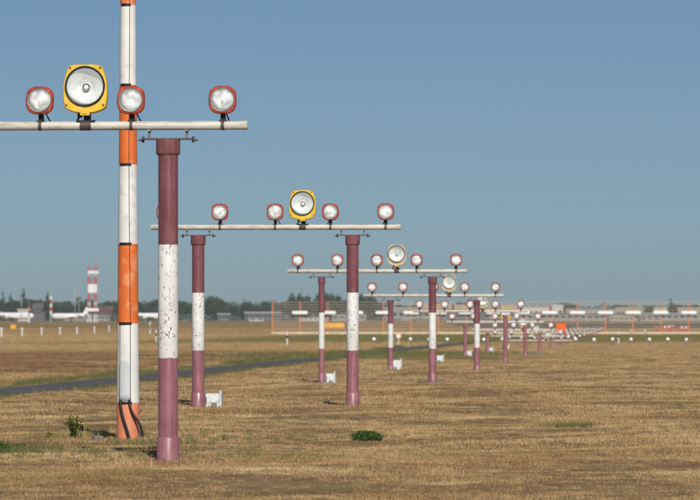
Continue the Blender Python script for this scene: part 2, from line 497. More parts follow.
# ------------------------------------------------------------------ mesh helpers
class MB:
    def __init__(s):
        s.v, s.f = [], []
    def add(s, verts, faces):
        o = len(s.v)
        s.v += [tuple(p) for p in verts]
        s.f += [tuple(i + o for i in f) for f in faces]
        return s
    def box(s, c, size, rz=0.0):
        x, y, z = (a / 2 for a in size)
        ca, sa = math.cos(rz), math.sin(rz)
        vs = []
        for k in (-z, z):
            for (a, b) in ((-x, -y), (x, -y), (x, y), (-x, y)):
                vs.append((c[0] + a * ca - b * sa, c[1] + a * sa + b * ca, c[2] + k))
        return s.add(vs, [(3, 2, 1, 0), (4, 5, 6, 7), (0, 1, 5, 4), (1, 2, 6, 5), (2, 3, 7, 6), (3, 0, 4, 7)])
    def bbox(s, c, size, b):
        """box with chamfered vertical edges and top rim"""
        x, y, z = (a / 2 for a in size)
        def ring(dx, dy, zz):
            return [(c[0] + px_, c[1] + py_, c[2] + zz) for px_, py_ in
                    ((-dx + b, -dy), (dx - b, -dy), (dx, -dy + b), (dx, dy - b), (dx - b, dy), (-dx + b, dy), (-dx, dy - b), (-dx, -dy + b))]
        rings = [ring(x, y, -z), ring(x, y, z - b), ring(x - b, y - b, z)]
        vs = sum(rings, [])
        fs = [tuple(range(7, -1, -1)), tuple(range(16, 24))]
        for r_ in range(2):
            for i in range(8):
                j = (i + 1) % 8
                fs.append((r_ * 8 + i, r_ * 8 + j, r_ * 8 + 8 + j, r_ * 8 + 8 + i))
        return s.add(vs, fs)
    def tube(s, pts, rad, n=10, caps=True):
        pts = [Vector(p) for p in pts]
        if not isinstance(rad, (list, tuple)):
            rad = [rad] * len(pts)
        vs, fs = [], []
        ref = None
        for i, p in enumerate(pts):
            d = (pts[min(i + 1, len(pts) - 1)] - pts[max(i - 1, 0)]).normalized()
            if ref is None:
                ref = Vector((1, 0, 0)) if abs(d.x) < 0.9 else Vector((0, 1, 0))
            a = (ref - d * ref.dot(d)).normalized()
            ref = a
            b = d.cross(a)
            for k in range(n):
                t_ = 2 * math.pi * k / n
                vs.append(p + (a * math.cos(t_) + b * math.sin(t_)) * rad[i])
        for i in range(len(pts) - 1):
            for k in range(n):
                j = (k + 1) % n
                fs.append((i * n + k, i * n + j, (i + 1) * n + j, (i + 1) * n + k))
        if caps:
            fs.append(tuple(range(n - 1, -1, -1)))
            fs.append(tuple((len(pts) - 1) * n + k for k in range(n)))
        return s.add(vs, fs)
    def lathe_y(s, prof, n=32, c=(0, 0, 0)):
        """profile of (radius, y) turned about the local y axis"""
        vs, fs = [], []
        for (r, y) in prof:
            for k in range(n):
                t_ = 2 * math.pi * k / n
                vs.append((c[0] + r * math.cos(t_), c[1] + y, c[2] + r * math.sin(t_)))
        for i in range(len(prof) - 1):
            for k in range(n):
                j = (k + 1) % n
                fs.append((i * n + k, i * n + j, (i + 1) * n + j, (i + 1) * n + k))
        return s.add(vs, fs)
    def lathe_z(s, prof, n=32, c=(0, 0, 0), cap=True):
        vs, fs = [], []
        for (r, z) in prof:
            for k in range(n):
                t_ = 2 * math.pi * k / n
                vs.append((c[0] + r * math.cos(t_), c[1] + r * math.sin(t_), c[2] + z))
        for i in range(len(prof) - 1):
            for k in range(n):
                j = (k + 1) % n
                fs.append((i * n + k, i * n + j, (i + 1) * n + j, (i + 1) * n + k))
        if cap:
            fs.append(tuple(range(n - 1, -1, -1)))
            fs.append(tuple((len(prof) - 1) * n + k for k in range(n)))
        return s.add(vs, fs)
    def loft(s, rings, caps=True):
        n = len(rings[0])
        vs = sum([list(r_) for r_ in rings], [])
        fs = []
        for i in range(len(rings) - 1):
            for k in range(n):
                j = (k + 1) % n
                fs.append((i * n + k, i * n + j, (i + 1) * n + j, (i + 1) * n + k))
        if caps:
            fs.append(tuple(range(n - 1, -1, -1)))
            fs.append(tuple((len(rings) - 1) * n + k for k in range(n)))
        return s.add(vs, fs)
    def mesh(s, name, mat, smooth=True, angle=38, fix=True):
        me = bpy.data.meshes.new(name)
        me.from_pydata(s.v, [], s.f)
        if fix:
            b = bmesh.new()
            b.from_mesh(me)
            bmesh.ops.recalc_face_normals(b, faces=b.faces)
            b.to_mesh(me)
            b.free()
        if smooth:
            me.polygons.foreach_set('use_smooth', [True] * len(me.polygons))
            me.set_sharp_from_angle(angle=R(angle))
        me.materials.append(M[mat] if isinstance(mat, str) else mat)
        me.update()
        return me

def obj(name, me, parent=None, loc=(0, 0, 0), rot=(0, 0, 0), scale=None):
    o = bpy.data.objects.new(name, me)
    S.collection.objects.link(o)
    o.location = loc
    o.rotation_euler = rot
    if scale is not None:
        o.scale = scale
    if parent is not None:
        o.parent = parent
    return o
def tag(o, label=None, cat=None, group=None, kind=None):
    if label: o['label'] = label
    if cat: o['category'] = cat
    if group: o['group'] = group
    if kind: o['kind'] = kind
    return o
def thing(name, label, cat, loc, rz=0.0, group=None):
    return tag(obj(name, None, None, loc, (0, 0, rz)), label, cat, group)
def copy_thing(src, loc, rz=None, scale=None, label=None):
    c = src.copy()
    S.collection.objects.link(c)
    c.location = loc
    if rz is not None: c.rotation_euler = (0, 0, rz)
    if scale is not None: c.scale = scale
    if label: c['label'] = label
    for ch in src.children:
        k = ch.copy()
        S.collection.objects.link(k)
        k.parent = c
        for g in ch.children:
            q = g.copy()
            S.collection.objects.link(q)
            q.parent = k
    return c
def np_mesh(name, verts, faces, mat):
    """fast mesh from arrays; faces (n,3) or (n,4)"""
    me = bpy.data.meshes.new(name)
    n, k = faces.shape
    me.vertices.add(len(verts))
    me.vertices.foreach_set('co', np.asarray(verts, np.float32).ravel())
    me.loops.add(n * k)
    me.loops.foreach_set('vertex_index', faces.astype(np.int32).ravel())
    me.polygons.add(n)
    me.polygons.foreach_set('loop_start', np.arange(0, n * k, k, dtype=np.int32))
    me.update(calc_edges=True)
    me.validate()
    me.materials.append(M[mat] if isinstance(mat, str) else mat)
    return me

# ------------------------------------------------------------------ ground sheet
def grid_lines(segs):
    out = []
    for a, b, st in segs:
        out.append(np.arange(a, b, st))
    out.append([segs[-1][1]])
    return np.concatenate(out)
gy = grid_lines([(-60, 30, 10), (30, 130, 0.4), (130, 280, 1.6), (280, 700, 15), (700, 4200, 70)])
gx = grid_lines([(-2600, -300, 230), (-300, -40, 20), (-40, -16, 2), (-16, 16, 0.4), (16, 40, 2), (40, 300, 20), (300, 2600, 230)])
GX, GY = np.meshgrid(gx, gy)
GZ = terrain(GX, GY)
V = np.stack([GX.ravel(), GY.ravel(), GZ.ravel()], 1)
ny_, nx_ = GX.shape
ii = (np.arange(ny_ - 1)[:, None] * nx_ + np.arange(nx_ - 1)[None, :]).ravel()
Fq = np.stack([ii, ii + 1, ii + nx_ + 1, ii + nx_], 1)
g_me = np_mesh('ground', V, Fq, 'ground')
g_me.polygons.foreach_set('use_smooth', [True] * len(g_me.polygons))
tag(obj('ground', g_me), kind='structure')

def strip(name, u0, u1, v0, v1, step, mat, dz, wob=0.0):
    mb = MB()
    vs = np.arange(v0, v1 + step, step)
    pts = []
    for v in vs:
        for k in range(4):
            u = u0 + (u1 - u0) * k / 3
            if k in (0, 3):
                u += wob * (math.sin(v * 0.9) * 0.5 + math.sin(v * 2.3 + k) * 0.3 + random.uniform(-0.3, 0.3))
            p = axis_pt(u, v)
            pts.append((p[0], p[1], gz(p[0], p[1]) + dz))
    fs = []
    for i in range(len(vs) - 1):
        for k in range(3):
            a = i * 4 + k
            fs.append((a, a + 1, a + 5, a + 4))
    mb.add(pts, fs)
    return tag(obj(name, mb.mesh(name, mat)), kind='structure')
strip('service_path', -8.3, -6.5, -30, 320, 2.0, 'asphalt', 0.012, 0.12)

strip('path_shoulder', -8.62, -8.24, -30, 320, 2.0, 'sand', 0.008, 0.16)

# taxiway crossing behind the antenna screen, on the rising far field
def taxiway():
    mb = MB()
    xs = np.arange(30, 420, 30)
    for i, x in enumerate(xs):
        for y in np.arange(905, 1330, 25):
            mb.v.append((x, y, gz(x, y) + 0.03))
    m_ = len(np.arange(905, 1330, 25))
    for i in range(len(xs) - 1):
        for j in range(m_ - 1):
            a = i * m_ + j
            mb.f.append((a, a + 1, a + m_ + 1, a + m_))
    return tag(obj('taxiway', mb.mesh('taxiway', 'asphalt')), kind='structure')
taxiway()

# ------------------------------------------------------------------ lamps
NA = 48
def small_outline(k):
    """rounded square, sides bulging, corners clipped"""
    t_ = 2 * math.pi * k / NA
    c, s_ = math.cos(t_), math.sin(t_)
    n = 3.0
    r = 0.152 / ((abs(c) ** n + abs(s_) ** n) ** (1 / n))
    r = min(r, 0.176)
    return r * c, r * s_
BIG = [(0.0, 0.243), (0.12, 0.240), (0.178, 0.228), (0.200, 0.190), (0.232, 0.08), (0.243, 0.0), (0.243, -0.10), (0.234, -0.20), (0.222, -0.245), (0.10, -0.290), (0.0, -0.293)]
BIGF = BIG + [(-x, z) for x, z in BIG[-2:0:-1]]
def big_outline(k):
    t_ = 2 * math.pi * k / NA
    d = Vector((math.cos(t_), math.sin(t_)))
    best = 0.24
    for i in range(len(BIGF)):
        a, b = Vector(BIGF[i]), Vector(BIGF[(i + 1) % len(BIGF)])
        e = b - a
        den = d.x * e.y - d.y * e.x
        if abs(den) < 1e-9:
            continue
        s_ = (a.x * e.y - a.y * e.x) / den
        q = (a.x * d.y - a.y * d.x) / den
        if s_ > 0 and -1e-6 <= q <= 1 + 1e-6:
            best = s_
    return best * d.x, best * d.y
def face_plate(outline, hole, y0, y1, bev):
    """front plate with a round hole, y0 front, y1 back"""
    o_ = [outline(k) for k in range(NA)]
    ci = [(hole * math.cos(2 * math.pi * k / NA), hole * math.sin(2 * math.pi * k / NA)) for k in range(NA)]
    def ring(pts, y, f=1.0):
        return [(a * f, y, b * f) for a, b in pts]
    mb = MB()
    return mb.loft([ring(ci, y1), ring(ci, y0), ring(o_, y0, 1 - bev), ring(o_, y0 + 0.012), ring(o_, y1)], caps=False)
LM = {}
LM['bezel'] = face_plate(small_outline, 0.132, -0.075, -0.03, 0.06).mesh('bezel', 'red')
mb = MB()
o_ = [small_outline(k) for k in range(NA)]
rings = []
for y, f in ((-0.03, 0.93), (0.02, 0.90), (0.09, 0.74), (0.135, 0.45), (0.15, 0.15), (0.151, 0.01)):
    rings.append([(a * f, y, b * f) for a, b in o_])
LM['housing'] = mb.loft(rings, caps=False).mesh('housing', 'red')
prof = []
for i in range(11):
    q = i / 10
    r = 0.123 * (1 - q) + 0.02 * q
    y = -0.070 + 0.075 * (1 - (r / 0.123) ** 2)
    prof.append((r - (0.004 if i % 2 else 0), y + (0.003 if i % 2 else 0)))
prof += [(0.001, prof[-1][1])]
LM['bowl_s'] = MB().lathe_y(prof, 24).mesh('reflector', 'reflector', angle=10)
LM['bulb_s'] = MB().lathe_y([(0.001, -0.052), (0.012, -0.049), (0.019, -0.036), (0.021, -0.02), (0.014, 0.0)], 14).mesh('bulb', 'lens')
LM['lens'] = MB().lathe_y([(0.124, -0.072), (0.122, -0.082), (0.105, -0.096), (0.075, -0.107), (0.04, -0.113), (0.001, -0.115)], 36).mesh('lens', 'prism_glass')
LM['ring'] = MB().lathe_y([(0.1335, -0.060), (0.1335, -0.084), (0.130, -0.088), (0.124, -0.086), (0.1225, -0.072), (0.1225, -0.06)], 36).mesh('lens_ring', 'steel')
LM['screw'] = MB().lathe_y([(0.0085, -0.074), (0.0085, -0.082), (0.005, -0.085), (0.0005, -0.085)], 8).mesh('screw', 'screw')
mb = MB().bbox((0, 0.03, -0.185), (0.055, 0.055, 0.085), 0.008)
mb.box((0, 0.012, -0.223), (0.085, 0.075, 0.018))
LM['stem'] = mb.mesh('stem', 'black')
# big searchlight
for nm, mt in (('yellow', 'yellow'), ('cream', 'cream')):
    LM['bigface_' + nm] = face_plate(big_outline, 0.200, -0.10, -0.05, 0.03).mesh('bezel', mt)
mb = MB()
o_ = [big_outline(k) for k in range(NA)]
LM['bigbody'] = mb.loft([[(a * f, y, b * f) for a, b in o_] for y, f in ((-0.05, 0.975), (0.05, 0.97), (0.16, 0.86), (0.235, 0.60), (0.26, 0.3), (0.261, 0.01))], caps=False).mesh('housing', 'cream')
LM['bigring'] = MB().lathe_y([(0.219, -0.095), (0.221, -0.118), (0.213, -0.130), (0.203, -0.128), (0.199, -0.112), (0.199, -0.06)], 48).mesh('lens_ring', 'black')
prof = []
for i in range(15):
    q = i / 14
    r = 0.199 * (1 - q) + 0.03 * q
    y = -0.095 + 0.135 * (1 - (r / 0.199) ** 2)
    prof.append((r - (0.005 if i % 2 else 0), y + (0.006 if i % 2 else 0)))
prof += [(0.001, prof[-1][1])]
LM['bowl'] = MB().lathe_y(prof, 48).mesh('reflector', 'reflector', angle=12)
LM['bulb'] = MB().lathe_y([(0.001, -0.018), (0.018, -0.016), (0.027, -0.006), (0.028, 0.045)], 20).mesh('bulb', 'reflector')
LM['bulb_rim'] = MB().lathe_y([(0.042, -0.005), (0.039, -0.012), (0.033, -0.009), (0.030, 0.0), (0.032, 0.04)], 20).mesh('bulb_shield', 'steel')
LM['glass'] = MB().lathe_y([(0.2005, -0.110), (0.15, -0.121), (0.09, -0.128), (0.001, -0.131)], 40).mesh('cover_glass', 'glass')
LM['bigscrew'] = MB().lathe_y([(0.012, -0.099), (0.012, -0.108), (0.001, -0.109)], 10).mesh('screw', 'dark_steel')
mb = MB().bbox((0, -0.085, -0.295), (0.105, 0.06, 0.045), 0.008)
mb.box((0, -0.118, -0.290), (0.06, 0.012, 0.02))
for nm, mt in (('yellow', 'yellow'), ('cream', 'far_yellow')):
    LM['latch_' + nm] = mb.mesh('latch', mt)
mb = MB().bbox((0.01, 0.03, -0.325), (0.075, 0.07, 0.09), 0.01)
mb.box((0, 0.0, -0.367), (0.20, 0.11, 0.014))
mb.box((-0.07, 0.02, -0.305), (0.05, 0.05, 0.05))
LM['bigstem'] = mb.mesh('stem', 'black')

def strap(w_):
    m_ = MB()
    prof_ = [(0.0505, -w_ / 2), (0.054, -w_ / 2), (0.054, w_ / 2), (0.0505, w_ / 2)]
    vs, fs, n = [], [], 20
    for r_, x_ in prof_:
        for k in range(n):
            t_ = 2 * math.pi * k / n
            vs.append((x_, r_ * math.cos(t_), r_ * math.sin(t_)))
    for i in range(3):
        for k in range(n):
            fs.append((i * n + k, i * n + (k + 1) % n, (i + 1) * n + (k + 1) % n, (i + 1) * n + k))
    m_.add(vs, fs)
    return m_
LM['strap'] = strap(0.034).mesh('bar_strap', 'dark_steel')
LM['bigstrap'] = strap(0.12).mesh('bar_strap', 'dark_steel')
LM['lead'] = []
for sgn in (-1, 1, 1.4):
    LM['lead'].append(MB().tube([(0, 0.10, -0.06), (sgn * 0.02, 0.15, -0.12), (sgn * 0.05, 0.13, -0.2), (sgn * 0.09, 0.065, -0.262), (sgn * 0.16, 0.056, -0.285)], 0.008, 6).mesh('lead_cable', 'black'))
LM['biglead'] = MB().tube([(-0.06, 0.16, -0.2), (-0.10, 0.17, -0.32), (-0.13, 0.07, -0.40), (-0.22, 0.053, -0.435), (-0.34, 0.048, -0.44)], 0.011, 6).mesh('lead_cable', 'black')
def add_small(parent, x, z):
    tilt = R(random.uniform(-4.5, -1.5))
    h = obj('lamp', LM['bezel'], parent, (x, 0, z), (tilt, 0, R(random.uniform(-2.5, 2.5))))
    obj('housing', LM['housing'], h)
    obj('lens_ring', LM['ring'], h)
    obj('reflector', LM['bowl_s'], h, rot=(0, random.uniform(0, 6.28), 0))
    obj('bulb', LM['bulb_s'], h)
    obj('lens', LM['lens'], h, rot=(0, random.uniform(0, 6.28), 0))
    obj('bar_strap', LM['strap'], h, (0, 0, -0.272))
    obj('lead_cable', LM['lead'][random.randrange(3)], h, rot=(-tilt, 0, 0))
    for sx in (-1, 1):
        for sz in (-1, 1):
            obj('screw', LM['screw'], h, (sx * 0.1085, 0, sz * 0.1085))
    obj('stem', LM['stem'], h, rot=(-tilt, 0, 0))
    return h
def add_big(parent, x, z, paintname):
    tilt = R(-3.0)
    h = obj('searchlight', LM['bigface_' + paintname], parent, (x, 0, z), (tilt, 0, R(random.uniform(-1.5, 1.5))))
    h['label'] = ('yellow' if paintname == 'yellow' else 'cream') + ' searchlight with black gasket and clear round glass'
    obj('housing', LM['bigbody'], h)
    obj('lens_ring', LM['bigring'], h)
    obj('reflector', LM['bowl'], h)
    obj('bulb', LM['bulb'], h)
    obj('bulb_shield', LM['bulb_rim'], h)
    obj('cover_glass', LM['glass'], h)
    obj('latch', LM['latch_' + paintname], h)
    for (sx, sz) in ((-0.165, 0.203), (0.165, 0.203), (-0.203, -0.205), (0.203, -0.205)):
        obj('screw', LM['bigscrew'], h, (sx, 0, sz))
    obj('stem', LM['bigstem'], h, rot=(-tilt, 0, 0))
    obj('bar_strap', LM['bigstrap'], h, (0, 0, -0.42), rot=(-tilt, 0, 0))
    obj('lead_cable', LM['biglead'], h, rot=(-tilt, 0, 0))
    return h

# ------------------------------------------------------------------ light frames
ORD = ['first', 'second', 'third', 'fourth', 'fifth', 'sixth', 'seventh', 'eighth', 'ninth', 'tenth', 'eleventh', 'twelfth']
EXTRA = {0: 'tall light frame standing before the striped mast, yellow searchlight, wide maroon and chipped white posts',
         1: 'light frame just beyond the striped mast, yellow searchlight, white band heavily chipped',
         2: 'third light frame in the line, cream searchlight above thin banded posts',
         3: 'fourth light frame in the line, cream searchlight, white box behind its post',
         4: 'fifth light frame in the line, plain mauve posts without white band',
         5: 'sixth light frame in the line, waist-high with yellow searchlight on plain posts',
         6: 'seventh light frame in the line, knee-to-waist-high plain posts and cream searchlight',
         7: 'eighth light frame in the line, low bar with five round lamps',
         8: 'ninth light frame, nearly at grass level amid the crossbar of small lamps'}
BAR_R = 0.049
barmesh = None
def post_parts(root, x, h, n, r):
    banded = n < 4
    third = h / 3
    p0 = axis_pt(x, 0)
    sleeve = 0.27 if n < 3 else 0.18
    seg = []
    if banded:
        mid0 = 1.135 if n == 0 else third
        mid1 = 2.36 if n == 0 else 2 * third
    ps = obj('post', MB().lathe_z([(r * 1.0, -0.25), (r * 1.0, (mid0 + 0.02 if banded else h))], 28).mesh('post', 'mauve'), root, (x, 0, 0))
    obj('base_sleeve', MB().lathe_z([(r * 1.16, -0.2), (r * 1.16, sleeve - 0.01), (r * 1.10, sleeve), (r * 1.003, sleeve + 0.004)], 28).mesh('base_sleeve', 'mauve'), ps)
    mb = MB().lathe_z([(r * 1.75, -0.05), (r * 1.75, 0.014), (r * 1.7, 0.02)], 28)
    for k in range(6):
        t_ = k * math.pi / 3 + 0.3
        mb.lathe_z([(0.014, 0.02), (0.014, 0.05)], 6, (r * 1.48 * math.cos(t_), r * 1.48 * math.sin(t_), 0))
    obj('base_flange', mb.mesh('base_flange', 'mauve'), ps)
    if banded:
        bm_ = MB().lathe_z([(r * 1.001, mid0 - 0.004), (r * 1.010, mid0), (r * 1.010, mid1), (r * 1.001, mid1 + 0.004)], 40, cap=False)
        jit = [[random.uniform(-0.004, 0.004) for _ in range(40)] for _ in range(2)]
        bm_.v = [(q[0], q[1], q[2] + jit[k // 80][k % 40]) for k, q in enumerate(bm_.v)]
        obj('white_band', bm_.mesh('white_band', 'chipped'), ps)
        obj('upper_tube', MB().lathe_z([(r, mid1 - 0.02), (r, h - 0.01)], 28).mesh('upper_tube', 'maroon'), ps)
    ch = 0.155 if n < 3 else 0.10
    obj('collar', MB().lathe_z([(r * 1.003, h - ch - 0.02), (r * 1.2, h - ch), (r * 1.22, h - ch + 0.01), (r * 1.22, h - 0.006), (r * 1.15, h)], 28).mesh('collar', 'maroon' if banded else 'mauve'), ps)
    # head plate with the two clamps that carry the bar
    mb = MB().box((0, 0, h + 0.008), (0.56, 0.14, 0.016))
    for sx in (-1, 1):
        mb.tube([(sx * 0.275, 0, h - 0.03), (sx * 0.275, 0, h + 0.035)], 0.015, 8)
        mb.tube([(sx * 0.275, 0, h - 0.004), (sx * 0.325, 0, h - 0.004)], 0.011, 8)
    obj('head_plate', mb.mesh('head_plate', 'dark_steel'), ps)
    for sx in (-1, 1):
        mb = MB().tube([(sx * 0.205, 0.0, h + 0.016), (sx * 0.205, 0.0, h + 0.105)], 0.013, 8)
        mb.box((sx * 0.205, 0, h + 0.10), (0.045, 0.10, 0.012))
        obj('bar_clamp', mb.mesh('bar_clamp', 'steel'), ps)
    return ps

def light_frame(n):
    v = ROW_STEP / math.cos(TH) * n
    H = 3.665 - 0.407 * n
    if n >= 8:
        H = 0.44
    p = axis_pt(0, v)
    g0 = 0.0
    root = thing('approach_light_frame', EXTRA[n], 'light frame', (p[0], p[1], g0), -TH, 'approach light frames along the centreline')
    r = 0.109 if n < 2 else (0.094 if n < 4 else 0.085)
    bar = obj('crossbar', MB().tube([(-2.26, 0, 0), (-2.25, 0, 0), (2.26, 0, 0), (2.27, 0, 0)], [BAR_R * 0.9, BAR_R, BAR_R, BAR_R * 0.9], 20).mesh('crossbar', 'bar'), root, (0, 0, H))
    for x in (-1.4, 1.4):
        rr = r
        if n == 1 and x < 0: rr = 0.112
        if n == 2 and x < 0: rr = 0.075
        if n == 3 and x < 0: rr = 0.085
        post_parts(root, x, H - 0.155, n, rr)
        if n >= 2:
            # old concrete footing, irregular outline, just proud of the turf
            q = axis_pt(x, v)
            mb = MB()
            ring0, ring1, ring2 = [], [], []
            for k in range(14):
                t_ = 2 * math.pi * k / 14
                rr2 = (0.50 if n > 2 else 0.38) * random.uniform(0.8, 1.12)
                ring0.append((rr2 * math.cos(t_), rr2 * math.sin(t_), -0.2))
                ring1.append((rr2 * math.cos(t_), rr2 * math.sin(t_), 0.03))
                ring2.append((rr2 * 0.9 * math.cos(t_), rr2 * 0.9 * math.sin(t_), 0.045))
            obj('footing', mb.loft([ring0, ring1, ring2]).mesh('footing', 'concrete'), root, (x, 0, 0))
    for k in range(-2, 3):
        add_small(root, k * 1.0, H + 0.272)
    add_big(root, 0.5, H + 0.42, 'yellow' if n in (0, 1, 5) else 'cream')
    # lead from the bar to each lamp, sagging behind it
    return root
frames = [light_frame(n) for n in range(9)]

# white junction boxes at the feet of the left-hand posts
def junction_box(n, du, w_, h_, dv, label):
    v = ROW_STEP / math.cos(TH) * n
    p = axis_pt(-1.4 + du, v + dv)
    root = thing('junction_box', label, 'junction box', (p[0], p[1], gz(p[0], p[1])), -TH, 'white junction boxes at the post feet')
    obj('body', MB().bbox((0, 0, h_ / 2 - 0.05), (w_, 0.24, h_ + 0.1), 0.012).mesh('body', 'box_white'), root)
    obj('lid', MB().bbox((w_ / 2 + 0.018, 0, h_ / 2 + 0.01), (0.034, 0.31, h_ + 0.07), 0.006).mesh('lid', 'box_white'), root)
    obj('hinge', MB().tube([(-w_ / 2 + 0.02, -0.127, h_ * 0.3), (-w_ / 2 + 0.02, -0.127, h_ * 0.75)], 0.012, 8).mesh('hinge', 'steel'), root)
    mb = MB().bbox((w_ * 0.12, -0.128, h_ * 0.2), (0.10, 0.02, h_ * 0.4), 0.004)
    obj('cable_gland', mb.mesh('cable_gland', 'steel'), root)
    return root
junction_box(1, 0.27, 0.26, 0.27, 0.0, 'white junction box at the foot of the post just beyond striped mast')
junction_box(2, 0.21, 0.20, 0.28, 0.1, 'white junction box beside the thin post of the third light frame')
junction_box(3, 0.10, 0.42, 0.36, 0.35, 'wide white junction box behind a post of the fourth light frame')
junction_box(4, 0.12, 0.40, 0.30, 0.3, 'white junction box by a plain post of the fifth light frame')
junction_box(5, 0.08, 0.38, 0.28, 0.3, 'small white junction box behind a post of the sixth light frame')
junction_box(6, 0.08, 0.38, 0.28, 0.3, 'small white junction box behind a post of the seventh light frame')
junction_box(7, 0.05, 0.38, 0.26, 0.3, 'small white junction box behind a post of the eighth light frame')

# ------------------------------------------------------------------ striped mast
def striped_mast():
    X, Y = px(128, 54.4), 54.4
    root = thing('striped_mast', 'orange and white striped round mast with black cables down its side', 'mast', (X, Y, -0.035), -TH)
    def rad(z):
        return 0.150 - 0.0085 * z
    bounds = [-0.3, 0.52, 1.545, 2.575, 3.60, 4.63, 5.665, 6.69, 7.71]
    mats = ['salmon', 'mast_white', 'orange', 'mast_white', 'orange', 'mast_white', 'orange', 'mast_white']
    for i, mt in enumerate(mats):
        a, b = bounds[i], bounds[i + 1]
        sct = obj('mast_section', MB().lathe_z([(rad(a), a), (rad(b), b)], 40).mesh('mast_section', mt), root)
        if i < len(mats) - 1:
            cl = MB().lathe_z([(rad(b) + 0.002, b - 0.018), (rad(b) + 0.007, b - 0.014), (rad(b) + 0.007, b + 0.014), (rad(b) + 0.002, b + 0.018)], 40)
            # buckles only stand on the side of the cables; the hoop itself is slim
            c = MB()
            seg = [k for k in range(-7, 5)]
            ring_a, fs = [], []
            for k in seg:
                t_ = -math.pi / 2 + k * 0.115
                for rr, zz in ((0.002, -0.016), (0.009, -0.016), (0.009, 0.016), (0.002, 0.016)):
                    q = rad(b) + rr
                    ring_a.append((q * math.cos(t_), q * math.sin(t_), b + zz))
            for i2 in range(len(seg) - 1):
                for j2 in range(4):
                    a2 = i2 * 4 + j2
                    b2 = i2 * 4 + (j2 + 1) % 4
                    fs.append((a2, b2, b2 + 4, a2 + 4))
            fs += [(0, 1, 2, 3), tuple(len(ring_a) - 4 + q for q in (3, 2, 1, 0))]
            c.add(ring_a, fs)
            obj('clamp', c.mesh('clamp', 'black'), sct)
    obj('top_cap', MB().lathe_z([(rad(7.71) + 0.004, 7.70), (rad(7.71) + 0.004, 7.72), (0.01, 7.76)], 32).mesh('top_cap', 'steel'), root)
    # thin grey round-topped patch laid over the white section, low down
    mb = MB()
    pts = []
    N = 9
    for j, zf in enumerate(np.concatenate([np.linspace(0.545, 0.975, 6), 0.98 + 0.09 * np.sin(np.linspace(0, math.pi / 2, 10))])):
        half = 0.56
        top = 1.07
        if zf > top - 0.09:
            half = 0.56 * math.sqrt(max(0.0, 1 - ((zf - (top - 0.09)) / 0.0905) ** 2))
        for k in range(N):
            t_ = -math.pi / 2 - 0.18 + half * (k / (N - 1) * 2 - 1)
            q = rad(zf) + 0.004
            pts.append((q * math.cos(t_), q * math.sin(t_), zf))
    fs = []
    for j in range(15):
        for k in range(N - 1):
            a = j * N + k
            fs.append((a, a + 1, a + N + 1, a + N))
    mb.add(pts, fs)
    me = mb.mesh('grey_patch', 'patch_grey')
    patch_obj = obj('grey_patch', me, root)
    so = patch_obj.modifiers.new('thickness', 'SOLIDIFY')
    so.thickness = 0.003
    # thin cable up the whole mast
    pts = []
    for z in np.linspace(0.50, 7.6, 60):
        t_ = -math.pi / 2 + 0.28 + 0.05 * math.sin(z * 1.3)
        q = rad(z) + 0.006
        pts.append((q * math.cos(t_), q * math.sin(t_), z))
    obj('cable', MB().tube(pts, 0.0042, 6).mesh('cable', 'black'), root)
    pts = []
    for z in np.linspace(0.52, 1.53, 14):
        t_ = -math.pi / 2 - 0.68
        q = rad(z) + 0.006
        pts.append((q * math.cos(t_), q * math.sin(t_), z))
    obj('cable', MB().tube(pts, 0.003, 6).mesh('cable', 'black'), root)
    # two heavy cables leaving the mast and dropping to the ground
    def bez(p0, p1, p2, p3, n=18):
        out = []
        for i in range(n):
            t_ = i / (n - 1)
            out.append(tuple((1 - t_) ** 3 * a + 3 * (1 - t_) ** 2 * t_ * b + 3 * (1 - t_) * t_ * t_ * c + t_ ** 3 * d for a, b, c, d in zip(p0, p1, p2, p3)))
        return out
    obj('ground_cable', MB().tube(bez((-0.085, -0.137, 0.56), (-0.075, -0.17, 0.36), (0.0, -0.21, 0.24), (0.075, -0.22, -0.03)), 0.017, 10).mesh('ground_cable', 'black'), root)
    obj('ground_cable', MB().tube(bez((0.035, -0.152, 0.56), (0.045, -0.19, 0.30), (0.23, -0.17, 0.34), (0.205, -0.19, 0.0)), 0.017, 10).mesh('ground_cable', 'black'), root)
    mb = MB()
    for cx_ in (0.075, 0.205, 0.15):
        mb.lathe_z([(0.032, -0.05), (0.032, 0.045), (0.024, 0.06)], 12, (cx_, -0.205, 0))
    obj('cable_gland', mb.mesh('cable_gland', 'steel'), root)
    return root
striped_mast()
def mast_slab():
    X, Y = px(127, 54.4), 54.4
    mb = MB()
    for sx, sy, wx, wy, h, rz in ((0, 0, 0.9, 0.7, 0.012, 0.1), (-0.36, -0.2, 0.13, 0.12, 0.075, 0.6), (-0.27, -0.12, 0.2, 0.15, 0.03, 0.2), (0.36, -0.12, 0.3, 0.2, 0.025, -0.3)):
        mb.box((sx, sy, h / 2 - 0.06), (wx, wy, h + 0.12), rz)
    o = obj('footing_slab', mb.mesh('footing_slab', 'concrete', smooth=False), None, (X, Y, gz(X, Y)), (0, 0, -TH))
    bv = o.modifiers.new('bevel', 'BEVEL'); bv.width = 0.02; bv.segments = 2
    tag(o, 'broken grey concrete slab at the foot of the striped mast', 'slab')
mast_slab()

